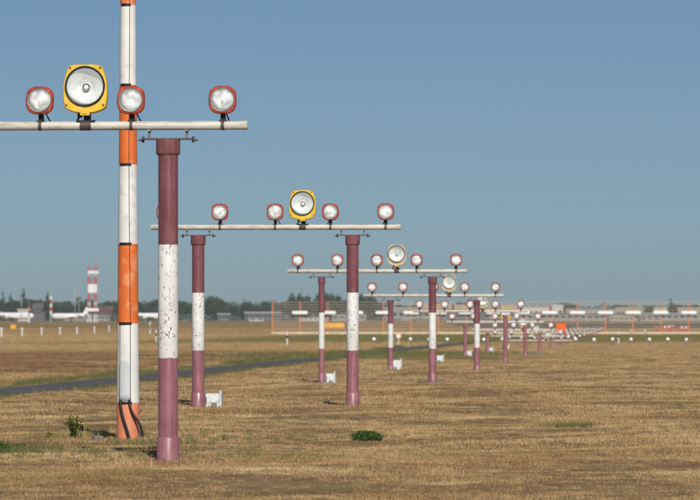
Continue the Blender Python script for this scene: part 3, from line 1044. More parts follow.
# ------------------------------------------------------------------ small elevated lamps: crossbar and runway rows
def stake_lamp_meshes():
    head = MB().lathe_y([(0.001, -0.075), (0.06, -0.07), (0.105, -0.045), (0.112, -0.03)], 16).mesh('lens', 'lens')
    hous = MB().lathe_y([(0.112, -0.04), (0.124, -0.035), (0.120, 0.01), (0.085, 0.075), (0.03, 0.10), (0.001, 0.10)], 16).mesh('housing', 'roof_grey')
    return head, hous
SL_HEAD, SL_HOUS = stake_lamp_meshes()
SL_STEM = MB().tube([(0, 0.02, -0.6), (0, 0.02, -0.09)], 0.02, 8).mesh('stem', 'steel')
def stake_lamp(x, y, h, label, group):
    root = thing('elevated_lamp', label, 'lamp', (x, y, gz(x, y)), -TH, group)
    o = obj('lamp_head', SL_HOUS, root, (0, 0, h))
    obj('lens', SL_HEAD, o)
    obj('stem', SL_STEM, root, (0, 0, h - 0.0))
    return root
vr9 = ROW_STEP / math.cos(TH) * 8
for k in range(-9, 13):
    if abs(k * 1.25) < 2.4:
        continue
    q = axis_pt(k * 1.25, vr9)
    num = ORD[abs(k) - 2]
    stake_lamp(q[0], q[1], 0.52 + random.uniform(-0.02, 0.02), num + ' round crossbar lamp out from the ninth light frame, ' + ('towards the asphalt path' if k < 0 else 'away from the asphalt path'), 'crossbar lamps at the ninth frame')
# closely packed low lamp bars running on towards the runway
LOWLAB = 'low bar of five small white lamps between crossbar and antenna screen'
proto = None
for n in range(9, 19):
    v = ROW_STEP / math.cos(TH) * n
    p = axis_pt(0, v)
    H = 0.55 + 0.055 * (n - 9)
    if True:
        root = thing('low_lamp_bar', ORD[n - 9] + ' low bar of five small lamps beyond the crossbar, counting towards the antenna screen', 'lamp bar', (p[0], p[1], gz(p[0], p[1])), -TH, 'low lamp bars near the runway end')
        obj('crossbar', MB().tube([(-2.2, 0.02, H - 0.13), (2.2, 0.02, H - 0.13)], 0.025, 8).mesh('crossbar', 'dark_steel'), root)
        for x in (-1.4, 1.4):
            obj('post', MB().tube([(x, 0.02, -0.2), (x, 0.02, H - 0.13)], 0.05, 8).mesh('post', 'mauve'), root)
        for k in range(-2, 3):
            o = obj('lamp', SL_HOUS, root, (k, 0, H), scale=(0.78, 0.78, 0.78))
            obj('lens', SL_HEAD, o)
for X_, lab in ((631.5, 0), (645, 1)):
    x = px(X_, 640)
    stake_lamp(x, 640, 0.62, ('lone small stake lamp before the screen, closer to the black-banded post', 'lone small stake lamp before the screen, closer to the barriers')[lab], 'lone lamps before the screen')

# round pink-white lamp head on a stick, and the orange cabinet
def disc_marker():
    d = 313.0
    x = px(398.5, d)
    root = thing('round_marker', 'round pinkish disc marker on a short stick in the grass', 'marker', (x, d, gz(x, d)), 0)
    obj('disc', MB().lathe_y([(0.001, -0.03), (0.16, -0.028), (0.165, 0.02), (0.001, 0.03)], 24, (0, 0, 0.68)).mesh('disc', 'far_white'), root)
    obj('rim', MB().lathe_y([(0.163, -0.035), (0.215, -0.03), (0.215, 0.02), (0.163, 0.025)], 24, (0, 0, 0.68)).mesh('rim', 'salmon'), root)
    obj('stick', MB().tube([(0, 0.03, -0.2), (0, 0.03, 0.66)], 0.035, 8).mesh('stick', 'far_white'), root)
disc_marker()
def cabinet():
    d = 560.0
    x = px(561, d)
    root = thing('equipment_cabinet', 'bright orange square equipment cabinet among the low lamps', 'cabinet', (x, d, gz(x, d)), -TH)
    obj('body', MB().bbox((0, 0.35, 0.98), (1.28, 0.7, 1.5), 0.03).mesh('body', 'cabinet'), root)
    obj('door', MB().box((0, -0.012, 0.98), (1.1, 0.02, 1.3)).mesh('door', 'cabinet'), root)
    obj('plinth', MB().box((0, 0.35, 0.07), (1.2, 0.62, 0.4)).mesh('plinth', 'concrete'), root)
    obj('roof', MB().box((0, 0.33, 1.75), (1.36, 0.8, 0.05)).mesh('roof', 'cabinet'), root)
cabinet()

# black and white marker posts
def marker_post(xp, d, h, label):
    x = px(xp, d)
    root = thing('marker_post', label, 'marker post', (x, d, gz(x, d)), 0, 'black and white marker posts')
    r = 0.055
    obj('lower_tube', MB().lathe_z([(r, -0.2), (r, h * 0.52)], 12).mesh('lower_tube', 'far_white'), root)
    obj('black_band', MB().lathe_z([(r + 0.012, h * 0.52), (r + 0.012, h * 0.72)], 12).mesh('black_band', 'black'), root)
    obj('upper_tube', MB().lathe_z([(r, h * 0.72), (r, h - 0.03), (r * 0.5, h)], 12).mesh('upper_tube', 'far_white'), root)
marker_post(287, 313, 1.0, 'white post with black band before the end of the antenna screen')
marker_post(618.5, 330, 1.0, 'white post with black band beside the crossbar lamps')
marker_post(156, 370, 1.05, 'white post with black band in the dry grass near parked aircraft')
for bi, xp in enumerate((109, 94.4, 77, 60, 41.6, 22, 1.4)):
    d = 43.0 * F / (350 - xp)
    x = px(xp, d)
    root = thing('boundary_post', 'short white boundary post, ' + ORD[bi] + ' of the row counting from the striped mast', 'post', (x, d, gz(x, d)), 0, 'white boundary posts in the field')
    obj('shaft', MB().lathe_z([(0.105, -0.2), (0.105, 1.0)], 10).mesh('shaft', 'far_white'), root)
    obj('cap', MB().lathe_z([(0.17, 0.93), (0.17, 1.1), (0.10, 1.16)], 10).mesh('cap', 'far_white'), root)

# ------------------------------------------------------------------ antenna screen behind the lights
def antenna_screen():
    d0 = 690.0
    x0 = px(272.5, d0)
    step = 4.55
    n = 19
    root = thing('antenna_screen', 'long orange-posted screen of thin grey rails carrying white antenna elements', 'antenna screen', (x0, d0, 0.0), -TH * 0.3)
    hgt = 5.35
    post = MB().box((0, 0, hgt / 2 - 0.2), (0.17, 0.17, hgt + 0.4)).mesh('post', 'fence_post')
    ant = MB()
    rings = []
    for xx, f in ((-1.30, 0.35), (-1.22, 0.8), (-1.1, 1), (1.1, 1), (1.22, 0.8), (1.30, 0.35)):
        rings.append([(xx, 0.22 * f * math.cos(t_), 0.30 * f * math.sin(t_)) for t_ in np.linspace(0, 2 * math.pi, 13)[:-1]])
    ant = ant.loft(rings).mesh('antenna_element', 'antenna')
    for i in range(n):
        obj('post', post, root, (i * step, 0, 0))
        if i > 0:
            a = obj('antenna_element', ant, root, (i * step + random.uniform(-0.05, 0.05), -0.45, 3.48))
            obj('bracket', MB().box((0, 0.28, 0), (0.10, 0.36, 0.10)).mesh('bracket', 'steel'), a)
    for k in range(12):
        z = 0.42 + k * 0.44
        obj('rail', MB().box((step * (n - 1) / 2, 0.12, z), (step * (n - 1), 0.05, 0.052)).mesh('rail', 'rail'), root)
    obj('base_beam', MB().box((step * (n - 1) / 2, -0.16, 0.14), (step * (n - 1) + 0.3, 0.12, 0.30)).mesh('base_beam', 'beam'), root)
antenna_screen()

# ------------------------------------------------------------------ things on the far field
def yellow_sign(xp, d, w_, h_, label):
    x = px(xp, d)
    root = thing('airfield_sign', label, 'sign', (x, d, gz(x, d)), 0, 'yellow airfield signs')
    obj('panel', MB().bbox((0, 0, 0.35 + h_ / 2), (w_, 0.22, h_), 0.03).mesh('panel', 'far_yellow'), root)
    for k in np.linspace(-w_ * 0.38, w_ * 0.38, 3):
        obj('leg', MB().tube([(k, 0, -0.2), (k, 0, 0.36)], 0.05, 8).mesh('leg', 'steel'), root)
yellow_sign(334.5, 840, 3.9, 0.95, 'long low yellow airfield sign seen through the antenna screen')
yellow_sign(13.2, 800, 1.0, 0.75, 'small yellow airfield sign in the field before the parked aircraft')

def barrier(xp, d, tilt, label):
    x = px(xp, d)
    root = thing('barrier', label, 'barrier', (x, d, gz(x, d)), tilt, 'red and white barriers behind the screen')
    for k in range(5):
        b = obj('board_block', MB().box((-0.8 + k * 0.4, 0, 0.85), (0.4, 0.06, 0.34)).mesh('board_block', 'far_red' if k % 2 == 0 else 'far_white'), root)
    for s_ in (-0.75, 0.75):
        mb = MB().tube([(s_, -0.35, -0.1), (s_, 0, 0.95)], 0.045, 6)
        mb.tube([(s_, 0.35, -0.1), (s_, 0, 0.95)], 0.045, 6)
        obj('leg', mb.mesh('leg', 'far_red'), root)
    obj('lower_board', MB().box((0, -0.22, 0.36), (1.8, 0.05, 0.2)).mesh('lower_board', 'far_red'), root)
for i, xp in enumerate((656.5, 667, 672, 684)):
    barrier(xp, 745 + 28 * (i % 3), (1.2, 0.3, 0.9, -0.5)[i], ('red and white barrier turned end-on', 'red and white barrier facing the screen', 'half-turned red and white barrier beside the facing one', 'red and white barrier turned away, apart from the others')[i] + ' behind the antenna screen')

def lattice_tower():
    d = 1500.0
    x = px(92.3, d)
    g0 = gz(x, d)
    root = thing('lattice_tower', 'red and white twin lattice tower with platforms before the tree line', 'tower', (x, d, g0), 0.12)
    s = d / F
    top = (327.6 - 271.5) * s
    lv = [0, 3.3, 5.3, 7.6, 10.8, 13.5, 16.6, 18.6, top]
    cols = ['far_white', 'far_red', 'far_white', 'far_red', 'far_white', 'far_red', 'far_white', 'far_red']
    for side in (-1, 1):
        cx_ = side * 1.12
        for i in range(len(lv) - 1):
            a, b = lv[i], lv[i + 1]
            spread = 1.0 if i > 0 else 1.6
            mb = MB()
            w_ = 0.42
            for (sx, sy) in ((-1, -1), (1, -1), (1, 1), (-1, 1)):
                mb.tube([(cx_ + sx * w_ * spread, sy * w_ * spread, a - (0.4 if i == 0 else 0)), (cx_ + sx * w_, sy * w_, b)], 0.125, 6)
            for (p_, q_) in (((-1, -1), (1, -1)), ((1, -1), (1, 1)), ((1, 1), (-1, 1)), ((-1, 1), (-1, -1))):
                mb.tube([(cx_ + p_[0] * w_, p_[1] * w_, a + 0.1), (cx_ + q_[0] * w_, q_[1] * w_, b - 0.1)], 0.055, 5)
                mb.tube([(cx_ + q_[0] * w_, q_[1] * w_, a + 0.1), (cx_ + p_[0] * w_, p_[1] * w_, b - 0.1)], 0.055, 5)
            obj('lattice_section', mb.mesh('lattice_section', cols[i]), root)
        obj('antenna_rod', MB().tube([(cx_, 0, top), (cx_, 0, top + 1.6)], 0.09, 6).mesh('antenna_rod', 'far_red'), root)
    obj('platform', MB().box((0, 0, 4.6), (4.4, 2.2, 1.1)).mesh('platform', 'far_white'), root)
    obj('platform', MB().box((0.4, 0, 18.0), (3.6, 1.9, 0.9)).mesh('platform', 'far_white'), root)
    obj('equipment_panel', MB().box((0, -0.15, 12.2), (3.1, 1.6, 3.0)).mesh('equipment_panel', 'far_white'), root)
    obj('handrail', MB().box((0, 0, 6.1), (3.9, 2.0, 0.18)).mesh('handrail', 'far_red'), root)
lattice_tower()

def striped_pole(xp, ytop, d, label, mats, r=0.28):
    x = px(xp, d)
    g0 = gz(x, d)
    h = (325 - ytop) * d / F + CAMZ - g0
    root = thing('far_pole', label, 'pole', (x, d, g0), 0)
    n = len(mats)
    for i, mt in enumerate(mats):
        obj('pole_section', MB().lathe_z([(r, h * i / n - (0.5 if i == 0 else 0)), (r, h * (i + 1) / n)], 10).mesh('pole_section', mt), root)
    obj('pole_tip', MB().lathe_z([(r * 0.6, h), (0.03, h + 0.7)], 8).mesh('pole_tip', 'steel'), root)
striped_pole(51, 296, 1650, 'thick white pole with red bands before dark conifers', ['wall_grey', 'wall_grey', 'far_white', 'far_red', 'far_white', 'far_red', 'far_white'], 0.46)
striped_pole(29, 304, 1500, 'slim reddish-topped white pole beside the parked white jet', ['far_white', 'far_white', 'wall_beige', 'roof_red', 'salmon', 'roof_red'], 0.3)
striped_pole(75, 289, 1700, 'thin grey pole with pale tip, wider spaced of two near lattice tower', ['wall_grey', 'roof_grey', 'roof_grey', 'wall_white'], 0.14)
striped_pole(79, 290, 1720, 'thin grey pole, the one closer to the lattice tower', ['wall_grey', 'roof_grey', 'roof_grey', 'wall_white'], 0.14)
striped_pole(21.3, 296, 1800, 'thin pale pole rising behind the small white building', ['wall_grey', 'roof_grey', 'wall_white'], 0.14)
striped_pole(150, 321.5, 700, 'short white stub post below the parked aircraft wing', ['far_white', 'wall_grey', 'far_white'], 0.12)

def aircraft(xp, d, length, rz, label, dia=2.9):
    x = px(xp, d)
    g0 = gz(x, d)
    root = thing('parked_aircraft', label, 'aircraft', (x, d, g0), rz, 'white aircraft parked at the field edge')
    zc = 1.1 + dia / 2
    r = dia / 2
    L = length
    prof = [(0.02, -L * 0.5), (r * 0.45, -L * 0.485), (r * 0.8, -L * 0.44), (r, -L * 0.37), (r, L * 0.2), (r * 0.8, L * 0.34), (r * 0.35, L * 0.47), (0.05, L * 0.5)]
    vs, n = [], 16
    rings = []
    for (rr, xx) in prof:
        lift = max(0, xx - L * 0.2) / (L * 0.3) * r * 0.55
        rings.append([(-xx, rr * math.cos(t_), zc + lift + rr * math.sin(t_)) for t_ in np.linspace(0, 2 * math.pi, n + 1)[:-1]])
    fus = obj('fuselage', MB().loft(rings).mesh('fuselage', 'plane_white'), root)
    for k in range(10):
        for s_ in (-1, 1):
            obj('window', MB().box((L * 0.34 - k * L * 0.055, s_ * (r * 0.97), zc + r * 0.2), (0.32, 0.06, 0.42)).mesh('window', 'plane_dark'), fus)
    obj('windscreen', MB().box((L * 0.445, 0, zc + r * 0.5), (0.5, 1.3, 0.4)).mesh('windscreen', 'plane_dark'), fus)
    # fin, tailplane, wings as tapered slabs
    def slab(pts, th, axis):
        a = [(p[0], -th / 2, p[1]) if axis == 'y' else (p[0], p[1], -th / 2) for p in pts]
        b = [(p[0], th / 2, p[1]) if axis == 'y' else (p[0], p[1], th / 2) for p in pts]
        return MB().loft([a, b])
    f = slab([(-L * 0.36, zc + r * 0.7), (-L * 0.44, zc + r + L * 0.16), (-L * 0.51, zc + r + L * 0.16), (-L * 0.49, zc + r * 0.7)], 0.28, 'y')
    obj('fin', f.mesh('fin', 'plane_white', smooth=False), root)
    for s_ in (-1, 1):
        wmb = slab([(L * 0.1, s_ * r * 0.6), (-L * 0.08, s_ * L * 0.45), (-L * 0.13, s_ * L * 0.45), (-L * 0.12, s_ * r * 0.6)], 0.3, 'z')
        wo = obj('wing', wmb.mesh('wing', 'plane_white', smooth=False), root, (0, 0, zc - r * 0.55), (R(4) * s_, 0, 0))
        tmb = slab([(-L * 0.39, s_ * r * 0.3), (-L * 0.45, s_ * L * 0.17), (-L * 0.49, s_ * L * 0.17), (-L * 0.48, s_ * r * 0.3)], 0.2, 'z')
        obj('tailplane', tmb.mesh('tailplane', 'plane_white', smooth=False), root, (0, 0, zc + r * 0.8))
        er = r * 0.42
        eng = [[(xx, s_ * (r + er * 1.2) + er * q * math.cos(t_), zc + r * 0.35 + er * q * math.sin(t_)) for t_ in np.linspace(0, 6.283, 13)[:-1]] for xx, q in ((-L * 0.2, 0.8), (-L * 0.23, 1), (-L * 0.3, 0.95), (-L * 0.35, 0.55))]
        obj('engine', MB().loft(eng).mesh('engine', 'plane_white'), root)
    for (gx_, gy_) in ((L * 0.38, 0), (-L * 0.05, r * 0.8), (-L * 0.05, -r * 0.8)):
        gmb = MB().tube([(gx_, gy_, 0.3), (gx_, gy_, zc - r * 0.6)], 0.09, 6)
        gear = obj('landing_gear', gmb.mesh('landing_gear', 'steel'), root)
        obj('wheel', MB().lathe_y([(0.02, -0.13), (0.33, -0.12), (0.38, 0), (0.33, 0.12), (0.02, 0.13)], 14, (gx_, gy_, 0.37)).mesh('wheel', 'black'), gear)
aircraft(14.5, 1950, 18.5, R(-8), 'white twin-engined jet parked beside the small white building', 3.1)
aircraft(69.5, 2050, 18.0, R(185), 'white aircraft parked at the foot of the lattice tower')
aircraft(151, 1950, 20.0, R(12), 'white aircraft parked between striped mast and maroon post', 2.9)

def building(x0, x1, ytop, d, wall, roof, label, gable=False, windows=0, depth=14.0, strip_w=False):
    xa, xb = px(x0, d), px(x1, d)
    w_ = xb - xa
    xm = (xa + xb) / 2
    g0 = gz(xm, d)
    h = (325 - ytop) * d / F + CAMZ - g0
    root = thing('far_building', label, 'building', (xm, d, g0), 0, 'low buildings beyond the airfield')
    hw = h * (0.68 if gable else 0.9)
    obj('wall', MB().box((0, depth / 2, hw / 2 - 0.5), (w_, depth, hw + 1.0)).mesh('wall', wall, smooth=False), root)
    mb = MB()
    e = 0.5
    if gable:
        a = [(-w_ / 2 - e, -e, hw), (w_ / 2 + e, -e, hw), (w_ / 2 + e, depth + e, hw), (-w_ / 2 - e, depth + e, hw), (-w_ / 2 - e, depth / 2, h), (w_ / 2 + e, depth / 2, h)]
        mb.add(a, [(0, 1, 5, 4), (2, 3, 4, 5), (0, 4, 3), (1, 2, 5), (0, 3, 2, 1)])
    else:
        mb.box((0, depth / 2, hw + (h - hw) / 2), (w_ + 0.8, depth + 0.8, h - hw))
    obj('roof', mb.mesh('roof', roof, smooth=False), root)
    if windows:
        ws = w_ / windows
        for k in range(windows):
            wn = obj('window', MB().box((-w_ / 2 + ws * (k + 0.5), -0.03, hw * 0.55), (ws * 0.62, 0.1, hw * 0.36)).mesh('window', 'pane', smooth=False), root)
            obj('sill', MB().box((-w_ / 2 + ws * (k + 0.5), -0.08, hw * 0.35), (ws * 0.7, 0.16, 0.14)).mesh('sill', 'far_white', smooth=False), wn)
building(18, 29.5, 309, 2150, 'wall_white', 'wall_white', 'small white cube building with three dark windows behind parked jet', windows=3)
building(30, 45, 311.5, 2250, 'wall_dark', 'wall_dark', 'plain dark grey hangar with dark roof beside small white building')
building(33, 42, 303, 2330, 'roof_red', 'wall_dark', 'dark reddish gabled house among the conifers', gable=True, windows=3)
building(64, 110, 315, 2280, 'wall_grey', 'roof_grey', 'long low grey shed behind the lattice tower', windows=9)
building(98, 112, 306, 2420, 'roof_red', 'roof_red', 'dark red-roofed house half hidden by trees near striped mast', gable=True, windows=3)
building(217.5, 229.5, 313.5, 2250, 'wall_dark', 'wall_white', 'small pale-roofed shed before the wooded belt', windows=3)
building(245, 281, 312, 2260, 'wall_dark', 'wall_white', 'long flat white-roofed block at the end of antenna screen', windows=8)
building(249, 264, 317, 2180, 'wall_white', 'roof_grey', 'low white hut before the long white-roofed block', gable=True, windows=2)
building(299, 328, 317.5, 2200, 'wall_white', 'wall_beige', 'long low pale shed seen through the screen rails near yellow sign', windows=6)
building(332, 366, 314.5, 2300, 'wall_grey', 'roof_grey', 'grey flat shed above the yellow sign', windows=5)
building(385, 424, 307.5, 2350, 'wall_grey', 'roof_grey', 'wide grey hangar behind the third light frame', windows=6)
building(423, 451, 303.5, 2450, 'wall_beige', 'roof_tan', 'beige block with tan roof behind the fourth frame', gable=True, windows=5)
building(455, 468, 304.5, 2420, 'wall_beige', 'roof_tan', 'narrow tan gabled house next to the beige block', gable=True, windows=2)
building(440, 490, 311, 2200, 'wall_dark', 'roof_grey', 'dark low hangar row behind the fifth frame', windows=8)
building(470, 500, 306.5, 2450, 'wall_beige', 'wall_beige', 'flat beige block behind the sixth frame searchlight', windows=5)
building(502, 517, 304.5, 2400, 'wall_beige', 'roof_tan', 'pinkish tan gabled house behind the searchlights', gable=True, windows=3)
building(519, 549, 306, 2500, 'wall_white', 'roof_grey', 'pale flat block left of the white cube block', windows=6)
building(500, 560, 312, 2250, 'wall_grey', 'wall_grey', 'long grey hangar front behind the orange cabinet', windows=9)
building(552, 563, 305, 2450, 'wall_white', 'wall_white', 'small white block above the orange cabinet', windows=2)
building(566, 616, 309, 2480, 'wall_beige', 'roof_grey', 'beige flat terminal wing right of the white block', windows=9)
building(560, 640, 313.5, 2250, 'wall_grey', 'wall_dark', 'longest grey hangar row beyond the taxiway', windows=12)
building(616, 644, 307, 2500, 'wall_beige', 'wall_beige', 'beige flat block with pale parapet beyond the long hangar row', windows=6)
building(609, 634, 316, 2050, 'wall_beige', 'wall_white', 'low light beige depot at the edge of the taxiway', windows=5)
building(654, 667, 307, 2480, 'wall_white', 'wall_beige', 'pale block under the tall dark conifer', windows=3)
building(640, 705, 312.5, 2260, 'wall_grey', 'roof_grey', 'grey hangar row with grey roof beyond the barriers', windows=10)
building(678, 720, 307.5, 2500, 'wall_beige', 'wall_beige', 'beige flat block past the tall dark conifer', windows=7)
building(640, 660, 317, 2080, 'wall_beige', 'roof_grey', 'small beige hut with grey roof beside the light depot', windows=3)

# ------------------------------------------------------------------ trees
def leaf_cloud(centers, radii, n, size, flat=0.75):
    """n small quads spread through a set of ellipsoids"""
    cen = np.asarray(centers)
    rad = np.asarray(radii)
    wgt = rad[:, 0] * rad[:, 1] * rad[:, 2]
    idx = rng.choice(len(cen), n, p=wgt / wgt.sum())
    d = rng.normal(size=(n, 3))
    d /= np.linalg.norm(d, axis=1)[:, None]
    q = rng.uniform(0.35, 1.0, n) ** 0.5
    c = cen[idx] + d * q[:, None] * rad[idx]
    a = rng.normal(size=(n, 3)); a /= np.linalg.norm(a, axis=1)[:, None]
    b = np.cross(a, d + rng.normal(0, 0.5, (n, 3)))
    b /= np.linalg.norm(b, axis=1)[:, None] + 1e-9
    s = (size * rng.uniform(0.6, 1.4, n))[:, None]
    V = np.stack([c - a * s, c - b * s * flat, c + a * s, c + b * s * flat], 1).reshape(-1, 3)
    Fq = np.arange(4 * n).reshape(n, 4)
    return V, Fq
def tree_meshes(kind, seed):
    global rng
    rng = np.random.default_rng(seed)
    cs, rs = [], []
    if kind == 'broad':
        for i in range(13):
            a = rng.uniform(0, 6.28); r = rng.uniform(0, 0.27); z = rng.uniform(0.35, 0.86)
            cs.append((r * math.cos(a), r * math.sin(a), z)); k = rng.uniform(0.11, 0.19) * (1.15 - 0.5 * abs(z - 0.55))
            rs.append((k, k, k * 0.85))
        leaf, n, sz = 'leaf_tree', 900, 0.035
    elif kind == 'poplar':
        for i in range(11):
            z = 0.15 + 0.78 * i / 10
            k = 0.11 * math.sin(math.pi * (0.15 + 0.8 * i / 10)) + 0.03
            cs.append((rng.uniform(-0.03, 0.03), rng.uniform(-0.03, 0.03), z)); rs.append((k, k, 0.10))
        leaf, n, sz = 'leaf_tree', 700, 0.032
    else:
        for i in range(12):
            z = 0.12 + 0.82 * i / 11
            k = 0.21 * (1 - i / 12.5) + 0.015
            for j in range(3):
                a = rng.uniform(0, 6.28)
                cs.append((k * 0.5 * math.cos(a), k * 0.5 * math.sin(a), z)); rs.append((k * 0.62, k * 0.62, 0.05))
        leaf, n, sz = 'leaf_conifer', 900, 0.03
    V, Fq = leaf_cloud(cs, rs, n, sz)
    crown = np_mesh('crown', V, Fq, leaf)
    mb = MB().tube([(0, 0, -0.03), (0.004, 0, 0.2), (-0.004, 0.004, 0.5), (0, 0, 0.82)], [0.024, 0.018, 0.012, 0.004], 8)
    for k in range(5):
        a = k * 1.3
        z = 0.3 + 0.09 * k
        mb.tube([(0, 0, z), (0.1 * math.cos(a), 0.1 * math.sin(a), z + 0.09)], [0.009, 0.003], 5)
    return crown, mb.mesh('trunk', 'bark')
KINDS = {}
for kd, seeds in (('broad', (1, 2, 3, 4)), ('poplar', (5, 6)), ('conifer', (7, 8))):
    KINDS[kd] = [tree_meshes(kd, s_) for s_ in seeds]
TLAB = {'broad': 'bushy dark green broadleaf tree in the belt beyond the airfield',
        'poplar': 'slim upright poplar-like tree above the antenna screen',
        'conifer': 'dark pointed conifer rising above the tree belt'}
def tree(kind, xp, ytop, d, widen=1.0, label=None):
    x = px(xp, d)
    g0 = gz(x, d)
    h = (325 - ytop) * d / F + CAMZ - g0
    cr, tk = random.choice(KINDS[kind])
    root = thing('tree', label or TLAB[kind], 'tree', (x, d, g0), random.uniform(0, 6.28), kind + ' trees of the far belt')
    root.scale = (h * widen, h * widen, h)
    obj('crown', cr, root)
    obj('trunk', tk, root)
for xp, yt, lb in ((3, 292, 'dark conifer above the tail of the jet by the white building'), (10.5, 293, 'dark conifer above the jet fuselage, next to the tail-end conifer'),
                   (23.5, 288, 'tallest pointed conifer, right behind the small white building'), (41, 297.5, 'small conifer beside the dark reddish gabled house'),
                   (47.5, 290.5, 'tall dark conifer beside the thick red-banded pole'), (79, 292, 'narrow conifer behind the two thin grey poles'),
                   (216, 295.5, 'conifer above the small pale-roofed shed'), (243.5, 298.5, 'short conifer over the near end of the long white-roofed block'), (250, 299, 'short conifer above the low white hut')):
    tree('conifer', xp, yt, 2350, 1.0, lb)
for xp, yt in ((29, 296), (16, 299), (211.5, 292.5), (219, 296)):
    tree('broad', xp, yt, 2380, 1.1)
xs = np.arange(-22, 280, 6.2)
for i, xp in enumerate(xs):
    yt = 300.5 + 2.3 * math.sin(i * 1.7) + random.uniform(-1.5, 1.5) + (2.0 if xp > 225 else 0)
    tree('broad', xp + random.uniform(-2, 2), yt, random.uniform(2420, 2560), random.uniform(1.1, 1.5))
for xp, yt in ((292.5, 293.5), (300.5, 293), (307, 294.5), (319, 292.5), (325, 292), (331, 293), (337.5, 294.5), (362, 293.5), (369, 294.5), (375, 297)):
    pop_i = [292.5, 300.5, 307, 319, 325, 331, 337.5, 362, 369, 375].index(xp)
    tree('poplar', xp, yt, 2450, 1.55, ORD[pop_i] + ' slim poplar above the antenna screen, counting from its free end')
for xp, yt in ((284, 300), (313, 299), (344, 297), (351, 299), (356, 299.5), (381, 301), (388, 303), (401, 302), (412, 303), (427, 301), (434, 300), (441, 300.5), (457, 302.5), (463, 300.5), (468, 301.5), (480, 303)):
    tree('broad', xp, yt, random.uniform(2520, 2600), 1.35)
for xp, yt in ((559, 302), (563.5, 300.5), (568, 301), (572, 303), (612, 303), (622, 303), (648, 303.5), (692, 303.5)):
    tree('broad', xp, yt, 2620, 1.5)
tree('conifer', 670.5, 298.5, 2560, 1.35, 'tall dark conifer standing alone above the pale flat blocks')
tree('broad', 676.5, 302.5, 2600, 1.4)

def woodland():
    global rng
    rng = np.random.default_rng(5)
    d0 = 2750.0
    cs, rs = [], []
    for xp in np.arange(-60, 770, 3.4):
        yt = 303.6 + rng.uniform(-1.3, 1.3) + (-2.6 if xp < 280 else 0.6) + (1.0 if 380 < xp < 420 else 0)
        d = d0 + rng.uniform(-25, 25)
        x = px(xp, d)
        g0 = gz(x, d)
        top = (325 - yt) * d / F + CAMZ
        zc = (top + g0) / 2
        cs.append((x, d, zc)); rs.append((rng.uniform(2.2, 3.6), 3.0, (top - g0) / 2))
    V, Fq = leaf_cloud(cs, rs, 26000, 0.55)
    tag(obj('far_woodland', np_mesh('far_woodland', V, Fq, 'leaf_tree')), 'continuous dark wood along the horizon', 'woodland', kind='stuff')
woodland()
def hedge():
    """low scrub along the foot of the tree belt"""
    global rng
    rng = np.random.default_rng(9)
    cs, rs = [], []
    for xp in np.arange(-40, 740, 2.6):
        d = 2330 + rng.uniform(-12, 60)
        x = px(xp, d)
        hh = rng.uniform(1.2, 3.6) if xp < 290 else rng.uniform(0.6, 2.0)
        cs.append((x, d, gz(x, d) + hh * 0.45)); rs.append((rng.uniform(1.2, 2.2), 1.6, hh * 0.6))
    V, Fq = leaf_cloud(cs, rs, 9000, 0.35)
    tag(obj('scrub', np_mesh('scrub', V, Fq, 'leaf_tree')), 'low scrub along the far edge of the field', 'scrub', kind='stuff')
hedge()

# ------------------------------------------------------------------ grass and weeds
def tuft_mesh(name, seed, nb, spread, hmin, hmax, width, lean, mat):
    r = np.random.default_rng(seed)
    Vs, Fs = [], []
    for i in range(nb):
        a = r.uniform(0, 6.28); q = spread * math.sqrt(r.uniform())
        bx, by = q * math.cos(a), q * math.sin(a)
        h = r.uniform(hmin, hmax)
        la = r.uniform(0, 6.28); ll = h * r.uniform(0.15, lean)
        wa = r.uniform(0, 3.14)
        wx, wy = width * math.cos(wa), width * math.sin(wa)
        mx_, my_ = bx + ll * 0.4 * math.cos(la), by + ll * 0.4 * math.sin(la)
        tx, ty = bx + ll * math.cos(la), by + ll * math.sin(la)
        o = len(Vs)
        Vs += [(bx - wx, by - wy, -0.02), (bx + wx, by + wy, -0.02), (mx_ + wx * 0.8, my_ + wy * 0.8, h * 0.6), (mx_ - wx * 0.8, my_ - wy * 0.8, h * 0.6), (tx, ty, h)]
        Fs += [(o, o + 1, o + 2, o + 3), (o + 3, o + 2, o + 4)]
    me = bpy.data.meshes.new(name)
    me.from_pydata(Vs, [], Fs)
    me.materials.append(M[mat])
    return me
def tuft_collection(name, mat, specs):
    col = bpy.data.collections.new(name)
    for i, s_ in enumerate(specs):
        o = bpy.data.objects.new('grass_tuft_source', tuft_mesh('grass_tuft_source', 100 + i, *s_, mat))
        col.objects.link(o)
    return col
